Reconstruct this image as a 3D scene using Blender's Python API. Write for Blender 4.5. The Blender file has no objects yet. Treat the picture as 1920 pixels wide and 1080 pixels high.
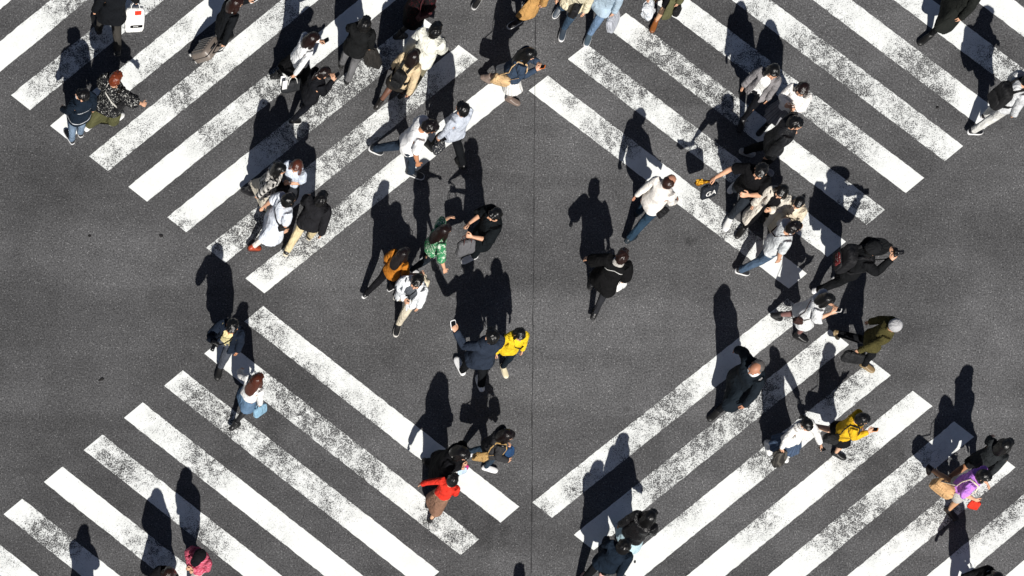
import bpy, math, random
import numpy as np
from mathutils import Vector, noise as mnoise
random.seed(7)
SC = bpy.context.scene
COL = SC.collection
PX = 104.0                       # picture pixels (1920 wide) per metre of road
def G(px, py): return ((px - 960.0) / PX, (540.0 - py) / PX)

# ------------------------------------------------------------------ colours
def lin(h, k=0.82):
    h = h.lstrip('#')
    out = []
    for i in (0, 2, 4):
        c = int(h[i:i+2], 16) / 255.0
        c = c / 12.92 if c <= 0.04045 else ((c + 0.055) / 1.055) ** 2.4
        out.append(min(0.85, max(0.004, c * k)))
    return (out[0], out[1], out[2], 1.0)

# ------------------------------------------------------------------ node helper
class NT:
    def __init__(self, name):
        self.m = bpy.data.materials.new(name); self.m.use_nodes = True
        self.t = self.m.node_tree
        self.p = self.t.nodes['Principled BSDF']
    def n(self, typ, **kw):
        nd = self.t.nodes.new(typ)
        for k, v in kw.items(): setattr(nd, k, v)
        return nd
    def l(self, a, b): self.t.links.new(a, b)
    def math(self, op, a, b=None, c=None, clamp=False):
        nd = self.n('ShaderNodeMath', operation=op, use_clamp=clamp)
        for i, v in enumerate((a, b, c)):
            if v is None: continue
            if isinstance(v, (int, float)): nd.inputs[i].default_value = v
            else: self.l(v, nd.inputs[i])
        return nd.outputs[0]
    def mix(self, f, a, b):
        nd = self.n('ShaderNodeMix', data_type='RGBA')
        for s, v in ((nd.inputs[0], f), (nd.inputs[6], a), (nd.inputs[7], b)):
            if isinstance(v, (int, float)): s.default_value = v
            elif isinstance(v, tuple): s.default_value = v
            else: self.l(v, s)
        return nd.outputs[2]
    def noise(self, vec, scale, detail=2.0, rough=0.5, dist=0.0):
        nd = self.n('ShaderNodeTexNoise')
        nd.inputs['Scale'].default_value = scale; nd.inputs['Detail'].default_value = detail
        nd.inputs['Roughness'].default_value = rough; nd.inputs['Distortion'].default_value = dist
        if vec is not None: self.l(vec, nd.inputs['Vector'])
        return nd.outputs['Fac']
    def voro(self, vec, scale, feature='F1'):
        nd = self.n('ShaderNodeTexVoronoi', feature=feature)
        nd.inputs['Scale'].default_value = scale
        if vec is not None: self.l(vec, nd.inputs['Vector'])
        return nd
    def ramp(self, f, stops):
        nd = self.n('ShaderNodeValToRGB')
        e = nd.color_ramp.elements
        while len(e) > 1: e.remove(e[-1])
        e[0].position = stops[0][0]; e[0].color = stops[0][1]
        for p, c in stops[1:]:
            q = e.new(p); q.color = c
        self.l(f, nd.inputs[0]); return nd.outputs[0]
    def mapr(self, f, a, b, c=0.0, d=1.0, smooth=True):
        nd = self.n('ShaderNodeMapRange', interpolation_type='SMOOTHSTEP' if smooth else 'LINEAR')
        self.l(f, nd.inputs[0])
        for i, v in zip((1, 2, 3, 4), (a, b, c, d)):
            if isinstance(v, (int, float)): nd.inputs[i].default_value = v
            else: self.l(v, nd.inputs[i])
        return nd.outputs[0]
    def bump(self, h, dist, strength=1.0):
        nd = self.n('ShaderNodeBump'); nd.inputs['Distance'].default_value = dist
        nd.inputs['Strength'].default_value = strength
        self.l(h, nd.inputs['Height']); self.l(nd.outputs[0], self.p.inputs['Normal'])

def g4(v): return (v, v, v, 1)
MATS = {}

def asphalt_nodes(b, vec):
    """colour of worn asphalt with pale and dark aggregate grains"""
    fine = b.noise(vec, 36, 4, 0.8)
    grain = b.voro(vec, 46)
    big = b.noise(vec, 0.33, 4, 0.55)
    mid = b.noise(vec, 2.2, 4, 0.6)
    base = b.ramp(fine, [(0.34, g4(0.042)), (0.5, g4(0.094)), (0.66, g4(0.180))])
    rnd = b.n('ShaderNodeSeparateColor'); b.l(grain.outputs['Color'], rnd.inputs[0])
    pale = b.math('MULTIPLY', b.mapr(rnd.outputs[0], 0.90, 0.97), b.mapr(grain.outputs['Distance'], 0.5, 0.25), clamp=True)
    c = b.mix(b.math('MULTIPLY', pale, 0.62), base, (0.38, 0.38, 0.37, 1))
    dark = b.math('MULTIPLY', b.mapr(rnd.outputs[1], 0.84, 0.94), b.mapr(grain.outputs['Distance'], 0.55, 0.3), clamp=True)
    c = b.mix(b.math('MULTIPLY', dark, 0.7), c, (0.02, 0.02, 0.022, 1))
    tone = b.math('ADD', b.mapr(big, 0.3, 0.7, 0.76, 1.16), b.mapr(mid, 0.3, 0.7, -0.09, 0.09))
    # traffic polish: the lane left of the long joint is darker
    sx = b.n('ShaderNodeSeparateXYZ'); b.l(vec, sx.inputs[0])
    lane = b.mapr(b.math('ADD', sx.outputs[0], b.mapr(mid, 0, 1, -1.2, 1.2)), -5.2, -1.5, 0.84, 1.0)
    tone = b.math('MULTIPLY', tone, lane)
    mp = b.n('ShaderNodeMapping'); mp.inputs['Scale'].default_value = (0.10, 0.75, 1); mp.inputs['Rotation'].default_value = (0, 0, 0.12); b.l(vec, mp.inputs[0])
    tone = b.math('MULTIPLY', tone, b.mapr(b.noise(mp.outputs[0], 1.6, 4, 0.55, 0.4), 0.32, 0.68, 0.87, 1.13))   # tyre-polished sweeps
    def patch(px, py, r0, r1, gain):
        d = b.n('ShaderNodeVectorMath', operation='DISTANCE'); b.l(vec, d.inputs[0]); d.inputs[1].default_value = (*G(px, py), 0)
        return b.mapr(b.math('ADD', d.outputs['Value'], b.mapr(mid, 0.3, 0.7, -.35, .35)), r0, r1, gain, 1.0)
    for q in ((640, 590, .3, 1.5, 1.20), (1230, 640, .8, 3.0, 1.10), (1075, 260, .2, 1.2, 1.12), (300, 560, .6, 2.6, 1.10), (905, 1000, .1, .55, .80), (1640, 880, .1, .6, .84)):
        tone = b.math('MULTIPLY', tone, patch(*q))
    # fine cracks and old oil spots
    ck = b.voro(vec, 0.55, 'DISTANCE_TO_EDGE'); wob = b.n('ShaderNodeVectorMath', operation='MULTIPLY_ADD')
    nz = b.n('ShaderNodeTexNoise'); nz.inputs['Scale'].default_value = 2.5; nz.inputs['Detail'].default_value = 6; b.l(vec, nz.inputs['Vector'])
    b.l(nz.outputs['Color'], wob.inputs[0]); wob.inputs[1].default_value = (.9, .9, 0); b.l(vec, wob.inputs[2]); b.l(wob.outputs[0], ck.inputs['Vector'])
    crack = b.math('MULTIPLY', b.mapr(ck.outputs['Distance'], 0.006, 0.001), b.mapr(big, 0.50, 0.62))
    tone = b.math('MULTIPLY', tone, b.math('SUBTRACT', 1.0, b.math('MULTIPLY', crack, 0.2)))
    oil = b.voro(vec, 0.9); oc = b.n('ShaderNodeSeparateColor'); b.l(oil.outputs['Color'], oc.inputs[0])
    spot = b.math('MULTIPLY', b.mapr(b.math('ADD', oil.outputs['Distance'], b.mapr(mid, .3, .7, -.06, .06)), .10, .02), b.math('GREATER_THAN', oc.outputs[0], 0.72))
    tone = b.math('MULTIPLY', tone, b.math('SUBTRACT', 1.0, b.math('MULTIPLY', spot, 0.35)))
    m = b.n('ShaderNodeMix', data_type='RGBA', blend_type='MULTIPLY'); m.inputs[0].default_value = 1
    b.l(c, m.inputs[6])
    cc = b.n('ShaderNodeCombineColor')
    b.l(tone, cc.inputs[0]); b.l(tone, cc.inputs[1]); b.l(b.math('MULTIPLY', tone, 1.03), cc.inputs[2])
    b.l(cc.outputs[0], m.inputs[7])
    return m.outputs[2], fine

def mat_asphalt():
    b = NT('asphalt'); geo = b.n('ShaderNodeNewGeometry')
    c, h = asphalt_nodes(b, geo.outputs['Position'])
    b.l(c, b.p.inputs['Base Color']); b.p.inputs['Roughness'].default_value = 0.9
    b.p.inputs['Specular IOR Level'].default_value = 0.06
    b.bump(h, 0.006, 0.7); return b.m

def mat_paint():
    b = NT('worn_road_paint'); geo = b.n('ShaderNodeNewGeometry'); vec = geo.outputs['Position']
    asp, h = asphalt_nodes(b, vec)
    at = b.n('ShaderNodeAttribute', attribute_name='wear')
    sep = b.n('ShaderNodeSeparateColor'); b.l(at.outputs['Color'], sep.inputs[0])
    wear, edge = sep.outputs[0], sep.outputs[1]
    fine = b.noise(vec, 50, 3, 0.8)
    med = b.noise(vec, 5.5, 5, 0.75, 0.6)
    big = b.noise(vec, 1.6, 3, 0.6)
    a = b.math('MULTIPLY', wear, b.mapr(med, 0.33, 0.67, 0.5, 1.2))
    a = b.math('ADD', a, b.mapr(big, 0.56, 0.78, 0.0, 0.20))
    a = b.math('ADD', a, b.math('MULTIPLY', edge, b.mapr(med, 0.42, 0.66, 0.0, 0.34)))
    a = b.math('ADD', a, 0.025)
    thr = b.math('ADD', 0.285, b.math('MULTIPLY', b.math('MINIMUM', a, 1.15), 0.235))
    gone = b.mapr(fine, b.math('ADD', thr, 0.05), b.math('SUBTRACT', thr, 0.05))
    # dirt in the paint, tyre scuffs
    dirt = b.mapr(b.noise(vec, 3.0, 5, 0.7), 0.35, 0.7)
    scuff = b.mapr(b.noise(vec, 18, 3, 0.7), 0.5, 0.8)
    paint = b.mix(dirt, (0.83, 0.85, 0.84, 1), (0.74, 0.76, 0.745, 1))
    paint = b.mix(b.math('MULTIPLY', scuff, 0.26), paint, (0.42, 0.43, 0.43, 1))
    worn = b.math('MULTIPLY', b.mapr(a, 0.10, 0.85), b.mapr(b.noise(vec, 13, 5, 0.75), 0.34, 0.66), clamp=True)
    paint = b.mix(b.math('MULTIPLY', worn, 0.5), paint, (0.36, 0.37, 0.37, 1))
    dk = b.mix(0.25, asp, (0.012, 0.013, 0.014, 1))
    b.l(b.mix(gone, paint, dk), b.p.inputs['Base Color'])
    b.p.inputs['Roughness'].default_value = 0.75
    b.p.inputs['Specular IOR Level'].default_value = 0.25
    b.bump(b.math('SUBTRACT', h, gone), 0.004, 0.6); return b.m

def mat_seam():
    b = NT('asphalt_joint'); b.p.inputs['Base Color'].default_value = (0.022, 0.022, 0.024, 1)
    b.p.inputs['Roughness'].default_value = 0.85; return b.m

def cloth(hexc, pattern='plain', hex2='101014', rough=0.85, wrinkle=1.0, k=0.90):
    key = ('cloth', hexc, pattern, hex2, rough, wrinkle, k)
    if key in MATS: return MATS[key]
    b = NT('fabric_' + pattern)
    at = b.n('ShaderNodeAttribute', attribute_name='rest'); v = at.outputs['Vector']
    c1, c2 = lin(hexc, k), lin(hex2)
    sp = b.n('ShaderNodeSeparateXYZ'); b.l(v, sp.inputs[0])
    def stripe(src, freq, lo, hi):
        return b.mapr(b.math('FRACT', b.math('MULTIPLY', src, freq)), lo, hi, smooth=True)
    if pattern == 'plaid':
        s1 = b.math('GREATER_THAN', b.math('FRACT', b.math('MULTIPLY', b.math('ADD', sp.outputs[1], sp.outputs[0]), 11)), 0.5)
        s2 = b.math('GREATER_THAN', b.math('FRACT', b.math('MULTIPLY', sp.outputs[2], 11)), 0.5)
        f = b.math('MULTIPLY', b.math('ADD', s1, s2), 0.5)
        col = b.mix(f, c1, c2)
    elif pattern == 'check':
        s1 = b.math('GREATER_THAN', b.math('FRACT', b.math('MULTIPLY', b.math('ADD', sp.outputs[1], sp.outputs[0]), 26)), 0.6)
        s2 = b.math('GREATER_THAN', b.math('FRACT', b.math('MULTIPLY', sp.outputs[2], 26)), 0.6)
        col = b.mix(b.math('MULTIPLY', b.math('ADD', s1, s2), 0.5), c1, c2)
    elif pattern == 'stripe':
        s1 = b.math('GREATER_THAN', b.math('FRACT', b.math('MULTIPLY', b.math('ADD', sp.outputs[1], b.math('MULTIPLY', sp.outputs[0], 0.5)), 16)), 0.5)
        col = b.mix(s1, c1, c2)
    elif pattern == 'floral':
        col = b.mix(b.mapr(b.noise(v, 22, 3, 0.6, 1.0), 0.52, 0.60), c1, c2)
    elif pattern == 'fleck':
        col = b.mix(b.mapr(b.noise(v, 45, 2, 0.5), 0.58, 0.64), c1, c2)
    elif pattern == 'pleat':
        s1 = b.math('FRACT', b.math('MULTIPLY', b.math('ARCTAN2', sp.outputs[1], sp.outputs[0]), 4.2))
        col = b.mix(b.math('GREATER_THAN', s1, 0.72), c1, c2)
    elif pattern == 'backline':            # pale lettering-like band across the shoulders
        on = b.math('MULTIPLY', b.math('LESS_THAN', sp.outputs[0], 0.0),
              b.math('LESS_THAN', b.math('ABSOLUTE', b.math('SUBTRACT', sp.outputs[2], 1.22)), 0.012))
        on = b.math('MULTIPLY', on, b.math('LESS_THAN', b.math('ABSOLUTE', sp.outputs[1]), 0.12))
        hem = b.math('LESS_THAN', b.math('ABSOLUTE', b.math('SUBTRACT', sp.outputs[2], 0.845)), 0.008)
        col = b.mix(b.math('MAXIMUM', on, hem), c1, c2)
    elif pattern == 'yoke':                # one thin pale line round the collar and yoke
        arc = b.math('ADD', sp.outputs[2], b.math('MULTIPLY', b.math('ABSOLUTE', sp.outputs[1]), 0.35))
        on = b.math('LESS_THAN', b.math('ABSOLUTE', b.math('SUBTRACT', arc, 1.372)), 0.0065)
        on = b.math('MULTIPLY', on, b.math('MULTIPLY', b.math('LESS_THAN', b.math('ABSOLUTE', sp.outputs[1]), 0.16), b.math('LESS_THAN', sp.outputs[0], 0.0)))
        col = b.mix(on, c1, c2)
    else:
        col = c1
    var = b.noise(v, 6, 4, 0.6)
    m = b.n('ShaderNodeMix', data_type='RGBA', blend_type='MULTIPLY'); m.inputs[0].default_value = 1
    if isinstance(col, tuple): m.inputs[6].default_value = col
    else: b.l(col, m.inputs[6])
    vv = b.n('ShaderNodeCombineColor'); g = b.mapr(var, 0.3, 0.7, 0.80, 1.08)
    for i in range(3): b.l(g, vv.inputs[i])
    b.l(vv.outputs[0], m.inputs[7]); b.l(m.outputs[2], b.p.inputs['Base Color'])
    b.p.inputs['Roughness'].default_value = rough
    b.p.inputs['Specular IOR Level'].default_value = 0.25 if rough < .8 else 0.07
    mp = b.n('ShaderNodeMapping'); mp.inputs['Scale'].default_value = (1, 1, 0.55); b.l(v, mp.inputs[0])
    w = b.noise(mp.outputs[0], 9, 3, 0.55, 1.4)
    b.bump(w, 0.055 * wrinkle, 0.85)
    MATS[key] = b.m; return b.m

def skin(tone='d9a585', legs=None, seed=0):
    key = ('skin', tone, legs)
    if key in MATS: return MATS[key]
    b = NT('skin'); at = b.n('ShaderNodeAttribute', attribute_name='rest'); v = at.outputs['Vector']
    sp = b.n('ShaderNodeSeparateXYZ'); b.l(v, sp.inputs[0]); x, y, z = sp.outputs
    base = b.mix(b.mapr(b.noise(v, 14, 3), 0.35, 0.7), lin(tone), lin(tone, 0.70))
    ay = b.math('ABSOLUTE', y)
    def spot(y0, z0, ry, rz):
        dy = b.math('DIVIDE', b.math('SUBTRACT', ay, y0), ry); dz = b.math('DIVIDE', b.math('SUBTRACT', z, z0), rz)
        d = b.math('ADD', b.math('MULTIPLY', dy, dy), b.math('MULTIPLY', dz, dz))
        return b.math('MULTIPLY', b.mapr(d, 1.1, 0.7), b.math('GREATER_THAN', x, 0.05))
    base = b.mix(spot(0.033, 1.600, 0.016, 0.007), base, (0.75, 0.74, 0.72, 1))
    base = b.mix(spot(0.033, 1.600, 0.008, 0.0085), base, (0.012, 0.009, 0.008, 1))
    base = b.mix(spot(0.034, 1.622, 0.022, 0.006), base, (0.02, 0.014, 0.011, 1))
    base = b.mix(spot(0.0, 1.542, 0.024, 0.009), base, (0.42, 0.13, 0.11, 1))
    if legs: base = b.mix(b.mapr(z, 0.905, 0.895), base, lin(legs))
    b.l(base, b.p.inputs['Base Color']); b.p.inputs['Roughness'].default_value = 0.5
    b.p.inputs['Specular IOR Level'].default_value = 0.35
    MATS[key] = b.m; return b.m

def hairmat(hexc='140f0d'):
    key = ('hair', hexc)
    if key in MATS: return MATS[key]
    b = NT('hair'); at = b.n('ShaderNodeAttribute', attribute_name='rest'); v = at.outputs['Vector']
    mp = b.n('ShaderNodeMapping'); mp.inputs['Scale'].default_value = (1.0, 1.0, 0.12); b.l(v, mp.inputs[0])
    s = b.noise(mp.outputs[0], 130, 3, 0.6)
    c = b.mix(s, lin(hexc, 0.22), lin(hexc, 0.55))
    b.l(c, b.p.inputs['Base Color']); b.p.inputs['Roughness'].default_value = 0.30
    b.p.inputs['Specular IOR Level'].default_value = 0.42
    b.bump(s, 0.006, 0.6); MATS[key] = b.m; return b.m

def solid(hexc, rough=0.5, metal=0.0, grain=0.0, name='plain_surface'):
    key = ('solid', hexc, rough, metal, grain)
    if key in MATS: return MATS[key]
    b = NT(name); tc = b.n('ShaderNodeTexCoord')
    n = b.noise(tc.outputs['Object'], 26, 4, 0.6)
    b.l(b.mix(n, lin(hexc, 0.72), lin(hexc, 0.9)), b.p.inputs['Base Color'])
    b.p.inputs['Roughness'].default_value = rough; b.p.inputs['Metallic'].default_value = metal
    if grain: b.bump(n, grain, 0.6)
    MATS[key] = b.m; return b.m

def shoemat(hexc, sole):
    key = ('shoe', hexc, sole)
    if key in MATS: return MATS[key]
    b = NT('shoe_leather'); at = b.n('ShaderNodeAttribute', attribute_name='rest')
    sp = b.n('ShaderNodeSeparateXYZ'); b.l(at.outputs['Vector'], sp.inputs[0])
    n = b.noise(at.outputs['Vector'], 60, 3)
    up = b.mix(n, lin(hexc, 0.7), lin(hexc, 0.92))
    b.l(b.mix(b.math('LESS_THAN', sp.outputs[2], 0.030), up, lin(sole)), b.p.inputs['Base Color'])
    b.p.inputs['Roughness'].default_value = 0.45; MATS[key] = b.m; return b.m
# ------------------------------------------------------------------ mesh building
class MB:
    def __init__(self): self.v = []; self.f = []
    def add(self, V, F):
        o = len(self.v); self.v.extend([tuple(p) for p in V]); self.f.extend([tuple(i + o for i in q) for q in F])
    def loft(self, rings, caps=True):
        n = len(rings[0]); V = [p for r in rings for p in r]; F = []
        for k in range(len(rings) - 1):
            for i in range(n):
                j = (i + 1) % n; F.append((k*n+i, k*n+j, (k+1)*n+j, (k+1)*n+i))
        if caps:
            F.append(tuple(range(n))[::-1]); F.append(tuple((len(rings)-1)*n + i for i in range(n)))
        self.add(V, F)
    def tube(self, pts, rad, n=10, flat=None):
        pts = [np.array(p, float) for p in pts]; rings = []
        if isinstance(rad, (int, float)): rad = [rad] * len(pts)
        d0 = pts[1] - pts[0]; up = np.array([0, 0, 1.0]) if abs(d0[2]) < 0.8*np.linalg.norm(d0) else np.array([1.0, 0, 0])
        for k, p in enumerate(pts):
            a = pts[max(0, k-1)]; c = pts[min(len(pts)-1, k+1)]; d = c - a; d = d/np.linalg.norm(d)
            s = np.cross(d, up); s /= np.linalg.norm(s); u = np.cross(s, d); up = u
            r = rad[k]; r1, r2 = (r if isinstance(r, tuple) else (r, r))
            rings.append([p + s*math.cos(t)*r1 + u*math.sin(t)*r2 for t in [2*math.pi*i/n for i in range(n)]])
        self.loft(rings)
    def ell(self, c, r, nu=18, nv=10):
        c = np.array(c, float); rings = []
        for k in range(nv):
            ph = math.pi * (k + 0.5) / nv
            rings.append([c + np.array([r[0]*math.sin(ph)*math.cos(t), r[1]*math.sin(ph)*math.sin(t), -r[2]*math.cos(ph)])
                          for t in [2*math.pi*i/nu for i in range(nu)]])
        self.loft(rings)
    def box(self, c, h, bev=0.02, taper=1.0, n=4):
        """rounded box: superellipse rings stacked in z"""
        c = np.array(c, float); rings = []
        zs = [(-h[2], 0.86), (-h[2] + bev, 1.0), (h[2] - bev, 1.0), (h[2], 0.86)]
        for z, s in zs:
            tp = 1 + (taper - 1) * (z + h[2]) / (2*h[2]); ring = []
            for i in range(24):
                t = 2*math.pi*i/24; ct, st = math.cos(t), math.sin(t); e = 0.35
                ring.append(c + np.array([h[0]*s*tp*math.copysign(abs(ct)**e, ct), h[1]*s*tp*math.copysign(abs(st)**e, st), z]))
            rings.append(ring)
        self.loft(rings)
    def arrays(self): return np.array(self.v, float), self.f

def sring(z, hy, hx, cx=0.0, cy=0.0, n=28, e=0.85):
    out = []
    for i in range(n):
        t = 2*math.pi*i/n; ct, st = math.cos(t), math.sin(t)
        out.append((cx + hx*math.copysign(abs(ct)**e, ct), cy + hy*math.copysign(abs(st)**e, st), z))
    return out
def cring(z, hy, hx, gap, th=0.02, cx=0.0, n=30):
    """open-fronted ring (a coat worn open), with thickness"""
    o, q = [], []
    for i in range(n):
        t = gap + (2*math.pi - 2*gap) * i/(n-1); ct, st = math.cos(t), math.sin(t); e = 0.85
        ct = math.copysign(abs(ct)**e, ct); st = math.copysign(abs(st)**e, st)
        o.append((cx + hx*ct, hy*st, z)); q.append((cx + (hx-th)*ct, (hy-th)*st, z))
    return o + q[::-1]

def remesh(mb, voxel, faces, smooth=2, fold=0.0, seed=0):
    V, F = mb.arrays()
    me = bpy.data.meshes.new('tmp'); me.from_pydata([tuple(v) for v in V], [], F); me.update()
    ob = bpy.data.objects.new('tmp', me); COL.objects.link(ob)
    r = ob.modifiers.new('r', 'REMESH'); r.mode = 'VOXEL'; r.voxel_size = voxel
    if smooth:
        s = ob.modifiers.new('s', 'SMOOTH'); s.factor = 0.5; s.iterations = smooth
    dg = bpy.context.evaluated_depsgraph_get()
    nf = len(ob.evaluated_get(dg).data.polygons)
    d = ob.modifiers.new('d', 'DECIMATE'); d.ratio = min(1.0, faces / (2.0 * nf))
    dg = bpy.context.evaluated_depsgraph_get(); ev = ob.evaluated_get(dg).data
    nv = len(ev.vertices); co = np.empty(nv*3); ev.vertices.foreach_get('co', co); co = co.reshape(-1, 3)
    no = np.empty(nv*3); ev.vertices.foreach_get('normal', no); no = no.reshape(-1, 3)
    fs = [tuple(p.vertices) for p in ev.polygons]
    bpy.data.objects.remove(ob); bpy.data.meshes.remove(me)
    rest = co.copy()
    if fold:
        dd = np.array([fold * (mnoise.noise(Vector((p[0]*9+seed, p[1]*9, p[2]*5.5))) + 0.6*mnoise.noise(Vector((p[0]*20, p[1]*20+seed, p[2]*12)))) for p in co])
        co = co + no * dd[:, None]
    return {'co': co, 'rest': rest, 'f': fs}

# ------------------------------------------------------------------ rest skeleton: faces +X, left is +Y
SH = np.array([0, 0.168, 1.385]); AA = np.array([0, 0.7071, -0.7071]); NN = np.array([0, -0.7071, -0.7071])
L_UP, L_FO = 0.275, 0.245; L_ARM = L_UP + L_FO
HIP = np.array([0, 0.088, 0.90]); KNEE = np.array([0.012, 0.09, 0.49]); ANK = np.array([-0.02, 0.09, 0.085])
WAIST = np.array([0, 0, 1.0]); NECK = np.array([-0.012, 0, 1.465])
def sy(p, s): return np.array([p[0], p[1]*s, p[2]])
def arm(t, x=0, n=0): return SH + AA*t + np.array([x, 0, 0]) + NN*n

def body_mb():
    b = MB()
    b.loft([sring(z, hy, hx, cx) for z, hy, hx, cx in
            [(0.80, .10, .075, 0), (0.86, .155, .11, -.005), (0.93, .162, .112, -.01), (1.02, .138, .095, 0), (1.10, .132, .092, 0.005),
             (1.20, .148, .105, 0.005), (1.29, .160, .112, 0.0), (1.36, .160, .098, -.005), (1.405, .125, .075, -.01), (1.43, .07, .06, -.01)]])
    b.tube([(-.014, 0, 1.40), (-.010, 0, 1.47), (0, 0, 1.54)], [.058, .05, .052], 14)
    # head: skull, jaw, brow, nose, lips, chin, ears
    b.ell((-.004, 0, 1.615), (.096, .077, .098)); b.ell((.028, 0, 1.560), (.066, .058, .068)); b.ell((.062, 0, 1.513), (.026, .026, .02))
    b.tube([(.086, 0, 1.612), (.103, 0, 1.578), (.096, 0, 1.568)], [.008, .014, .008], 8)
    b.ell((.086, 0, 1.546), (.012, .022, .007)); b.ell((.085, 0, 1.535), (.011, .019, .007))
    for s in (1, -1):
        b.ell((.074, .032*s, 1.624), (.018, .026, .008)); b.ell((.068, .04*s, 1.575), (.018, .018, .018))
        b.ell((-.004, .082*s, 1.585), (.017, .009, .030))
        m = lambda p: sy(p, s)
        b.tube([m(arm(t)) for t in (-.03, .05, .15, L_UP, .34, .43, L_ARM)], [.050, .054, .046, .038, .040, .033, .025], 12)
        # hand: palm, four fingers, thumb from the side of the palm
        b.tube([m(arm(L_ARM - .01)), m(arm(L_ARM + .03)), m(arm(L_ARM + .075)), m(arm(L_ARM + .10))],
               [(.024, .02), (.036, .016), (.042, .014), (.038, .011)], 12)
        for x, ln, r in ((.031, .066, .0088), (.0105, .075, .009), (-.0105, .070, .0087), (-.031, .054, .008)):
            p = arm(L_ARM + .088, x); pts = [p]; ang = 0
            for seg, da in ((.42, 14), (.32, 26), (.26, 24)):
                ang += math.radians(da); p = p + (AA*math.cos(ang) + NN*math.sin(ang)) * ln*seg; pts.append(p)
            b.tube([m(q) for q in pts], [r, r*.97, r*.92, r*.75], 8)
        tb = [arm(L_ARM + .025, .028, .004), arm(L_ARM + .048, .052, .012), arm(L_ARM + .078, .060, .022), arm(L_ARM + .10, .058, .03)]
        b.tube([m(q) for q in tb], [.012, .0105, .0095, .0075], 8)
        b.tube([m(np.array(p)) for p in ((0, .082, .90), (0.005, .086, .80), (.012, .09, .64), KNEE, (-.008, .09, .37), (-.018, .09, .22), ANK, (-.02, .09, .04))],
               [.092, .088, .070, .054, .056, .043, .034, .035], 14)
        b.tube([m(np.array(p)) for p in ((-.07, .09, .035), (-.02, .09, .045), (.07, .095, .035), (.15, .10, .022), (.185, .10, .018))],
               [(.020, .018), (.027, .026), (.034, .018), (.032, .012), (.016, .008)], 12)
    return b

def sstep(x, a, b):
    t = np.clip((x - a) / (b - a), 0, 1); return t*t*(3 - 2*t)
BONES = ['pelvis', 'chest', 'head'] + [n + s for s in 'LR' for n in ('upper', 'fore', 'hand', 'fing', 'ftip', 'thigh', 'shin', 'foot')]
BI = {n: i for i, n in enumerate(BONES)}
def weights(P, mode='body'):
    N = len(P); W = np.zeros((N, len(BONES))); x, y, z = P.T
    if mode in ('headonly',):
        W[:, BI['head']] = 1; return W
    if mode == 'hair':
        h = sstep(z, 1.30, 1.46); W[:, BI['head']] = h; W[:, BI['chest']] = 1 - h; return W
    if mode in ('footL', 'footR'):
        W[:, BI[mode]] = 1; return W
    armw = np.zeros(N)
    for s, S in ((1, 'L'), (-1, 'R')):
        rel = P - sy(SH, s); a = sy(AA, s); t = rel @ a
        perp = np.linalg.norm(rel - t[:, None]*a, axis=1)
        lim = 0.105 if mode == 'body' else 0.12
        wa = sstep(t, -0.035, 0.06) * (1 - sstep(perp, lim - .03, lim + .03)) * (s*y > 0)
        wa = np.where(t > 0.24, 1.0*(s*y > 0)*(perp < 0.22), wa)
        wf = sstep(t, L_UP - .045, L_UP + .045); wh = sstep(t, L_ARM - .012, L_ARM + .018)
        if mode != 'body': wh = wh * 0
        f1 = sstep(t, L_ARM + .080, L_ARM + .098) * (rel[:, 0] < .044); f2 = sstep(t, L_ARM + .112, L_ARM + .128) * (rel[:, 0] < .044)
        if mode != 'body': f1 = f1*0; f2 = f2*0
        W[:, BI['upper'+S]] = wa*(1-wf); W[:, BI['fore'+S]] = wa*wf*(1-wh)
        W[:, BI['hand'+S]] = wa*wf*wh*(1-f1); W[:, BI['fing'+S]] = wa*wf*wh*f1*(1-f2); W[:, BI['ftip'+S]] = wa*wf*wh*f1*f2
        armw += wa
    rest = 1 - np.clip(armw, 0, 1)
    head = sstep(z, 1.445, 1.50); chest = sstep(z, 0.96, 1.12)*(1-head)
    low = rest*(1 - head)*(1 - sstep(z, 0.96, 1.12))
    leg = 1 - sstep(z, .80, .945)
    wide = {'body': .025, 'top': .09, 'skirt': .15}.get(mode, .025)
    left = sstep(y, -wide, wide)
    knee = 1 - sstep(z, .43, .55); ank = 1 - sstep(z, .055, .115)
    if mode == 'skirt': knee = knee*0.35; ank = ank*0; 
    if mode == 'trousers': ank = ank*0
    W[:, BI['head']] += rest*head; W[:, BI['chest']] += rest*chest; W[:, BI['pelvis']] += low*(1-leg)
    for S, sd in (('L', left), ('R', 1-left)):
        W[:, BI['thigh'+S]] += low*leg*sd*(1-knee); W[:, BI['shin'+S]] += low*leg*sd*knee*(1-ank); W[:, BI['foot'+S]] += low*leg*sd*knee*ank
    return W / np.maximum(W.sum(1), 1e-6)[:, None]

def Rx(a): c, s = math.cos(a), math.sin(a); return np.array([[1,0,0],[0,c,-s],[0,s,c]])
def Ry(a): c, s = math.cos(a), math.sin(a); return np.array([[c,0,s],[0,1,0],[-s,0,c]])
def Rz(a): c, s = math.cos(a), math.sin(a); return np.array([[c,-s,0],[s,c,0],[0,0,1]])
def axrot(ax, a):
    ax = ax/np.linalg.norm(ax); K = np.array([[0,-ax[2],ax[1]],[ax[2],0,-ax[0]],[-ax[1],ax[0],0]])
    return np.eye(3) + math.sin(a)*K + (1-math.cos(a))*K@K
def minrot(a, b):
    a = a/np.linalg.norm(a); b = b/np.linalg.norm(b); c = np.cross(a, b); s = np.linalg.norm(c); d = float(a@b)
    if s < 1e-6: return np.eye(3)
    return axrot(c, math.atan2(s, d))
D2R = math.radians

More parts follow.
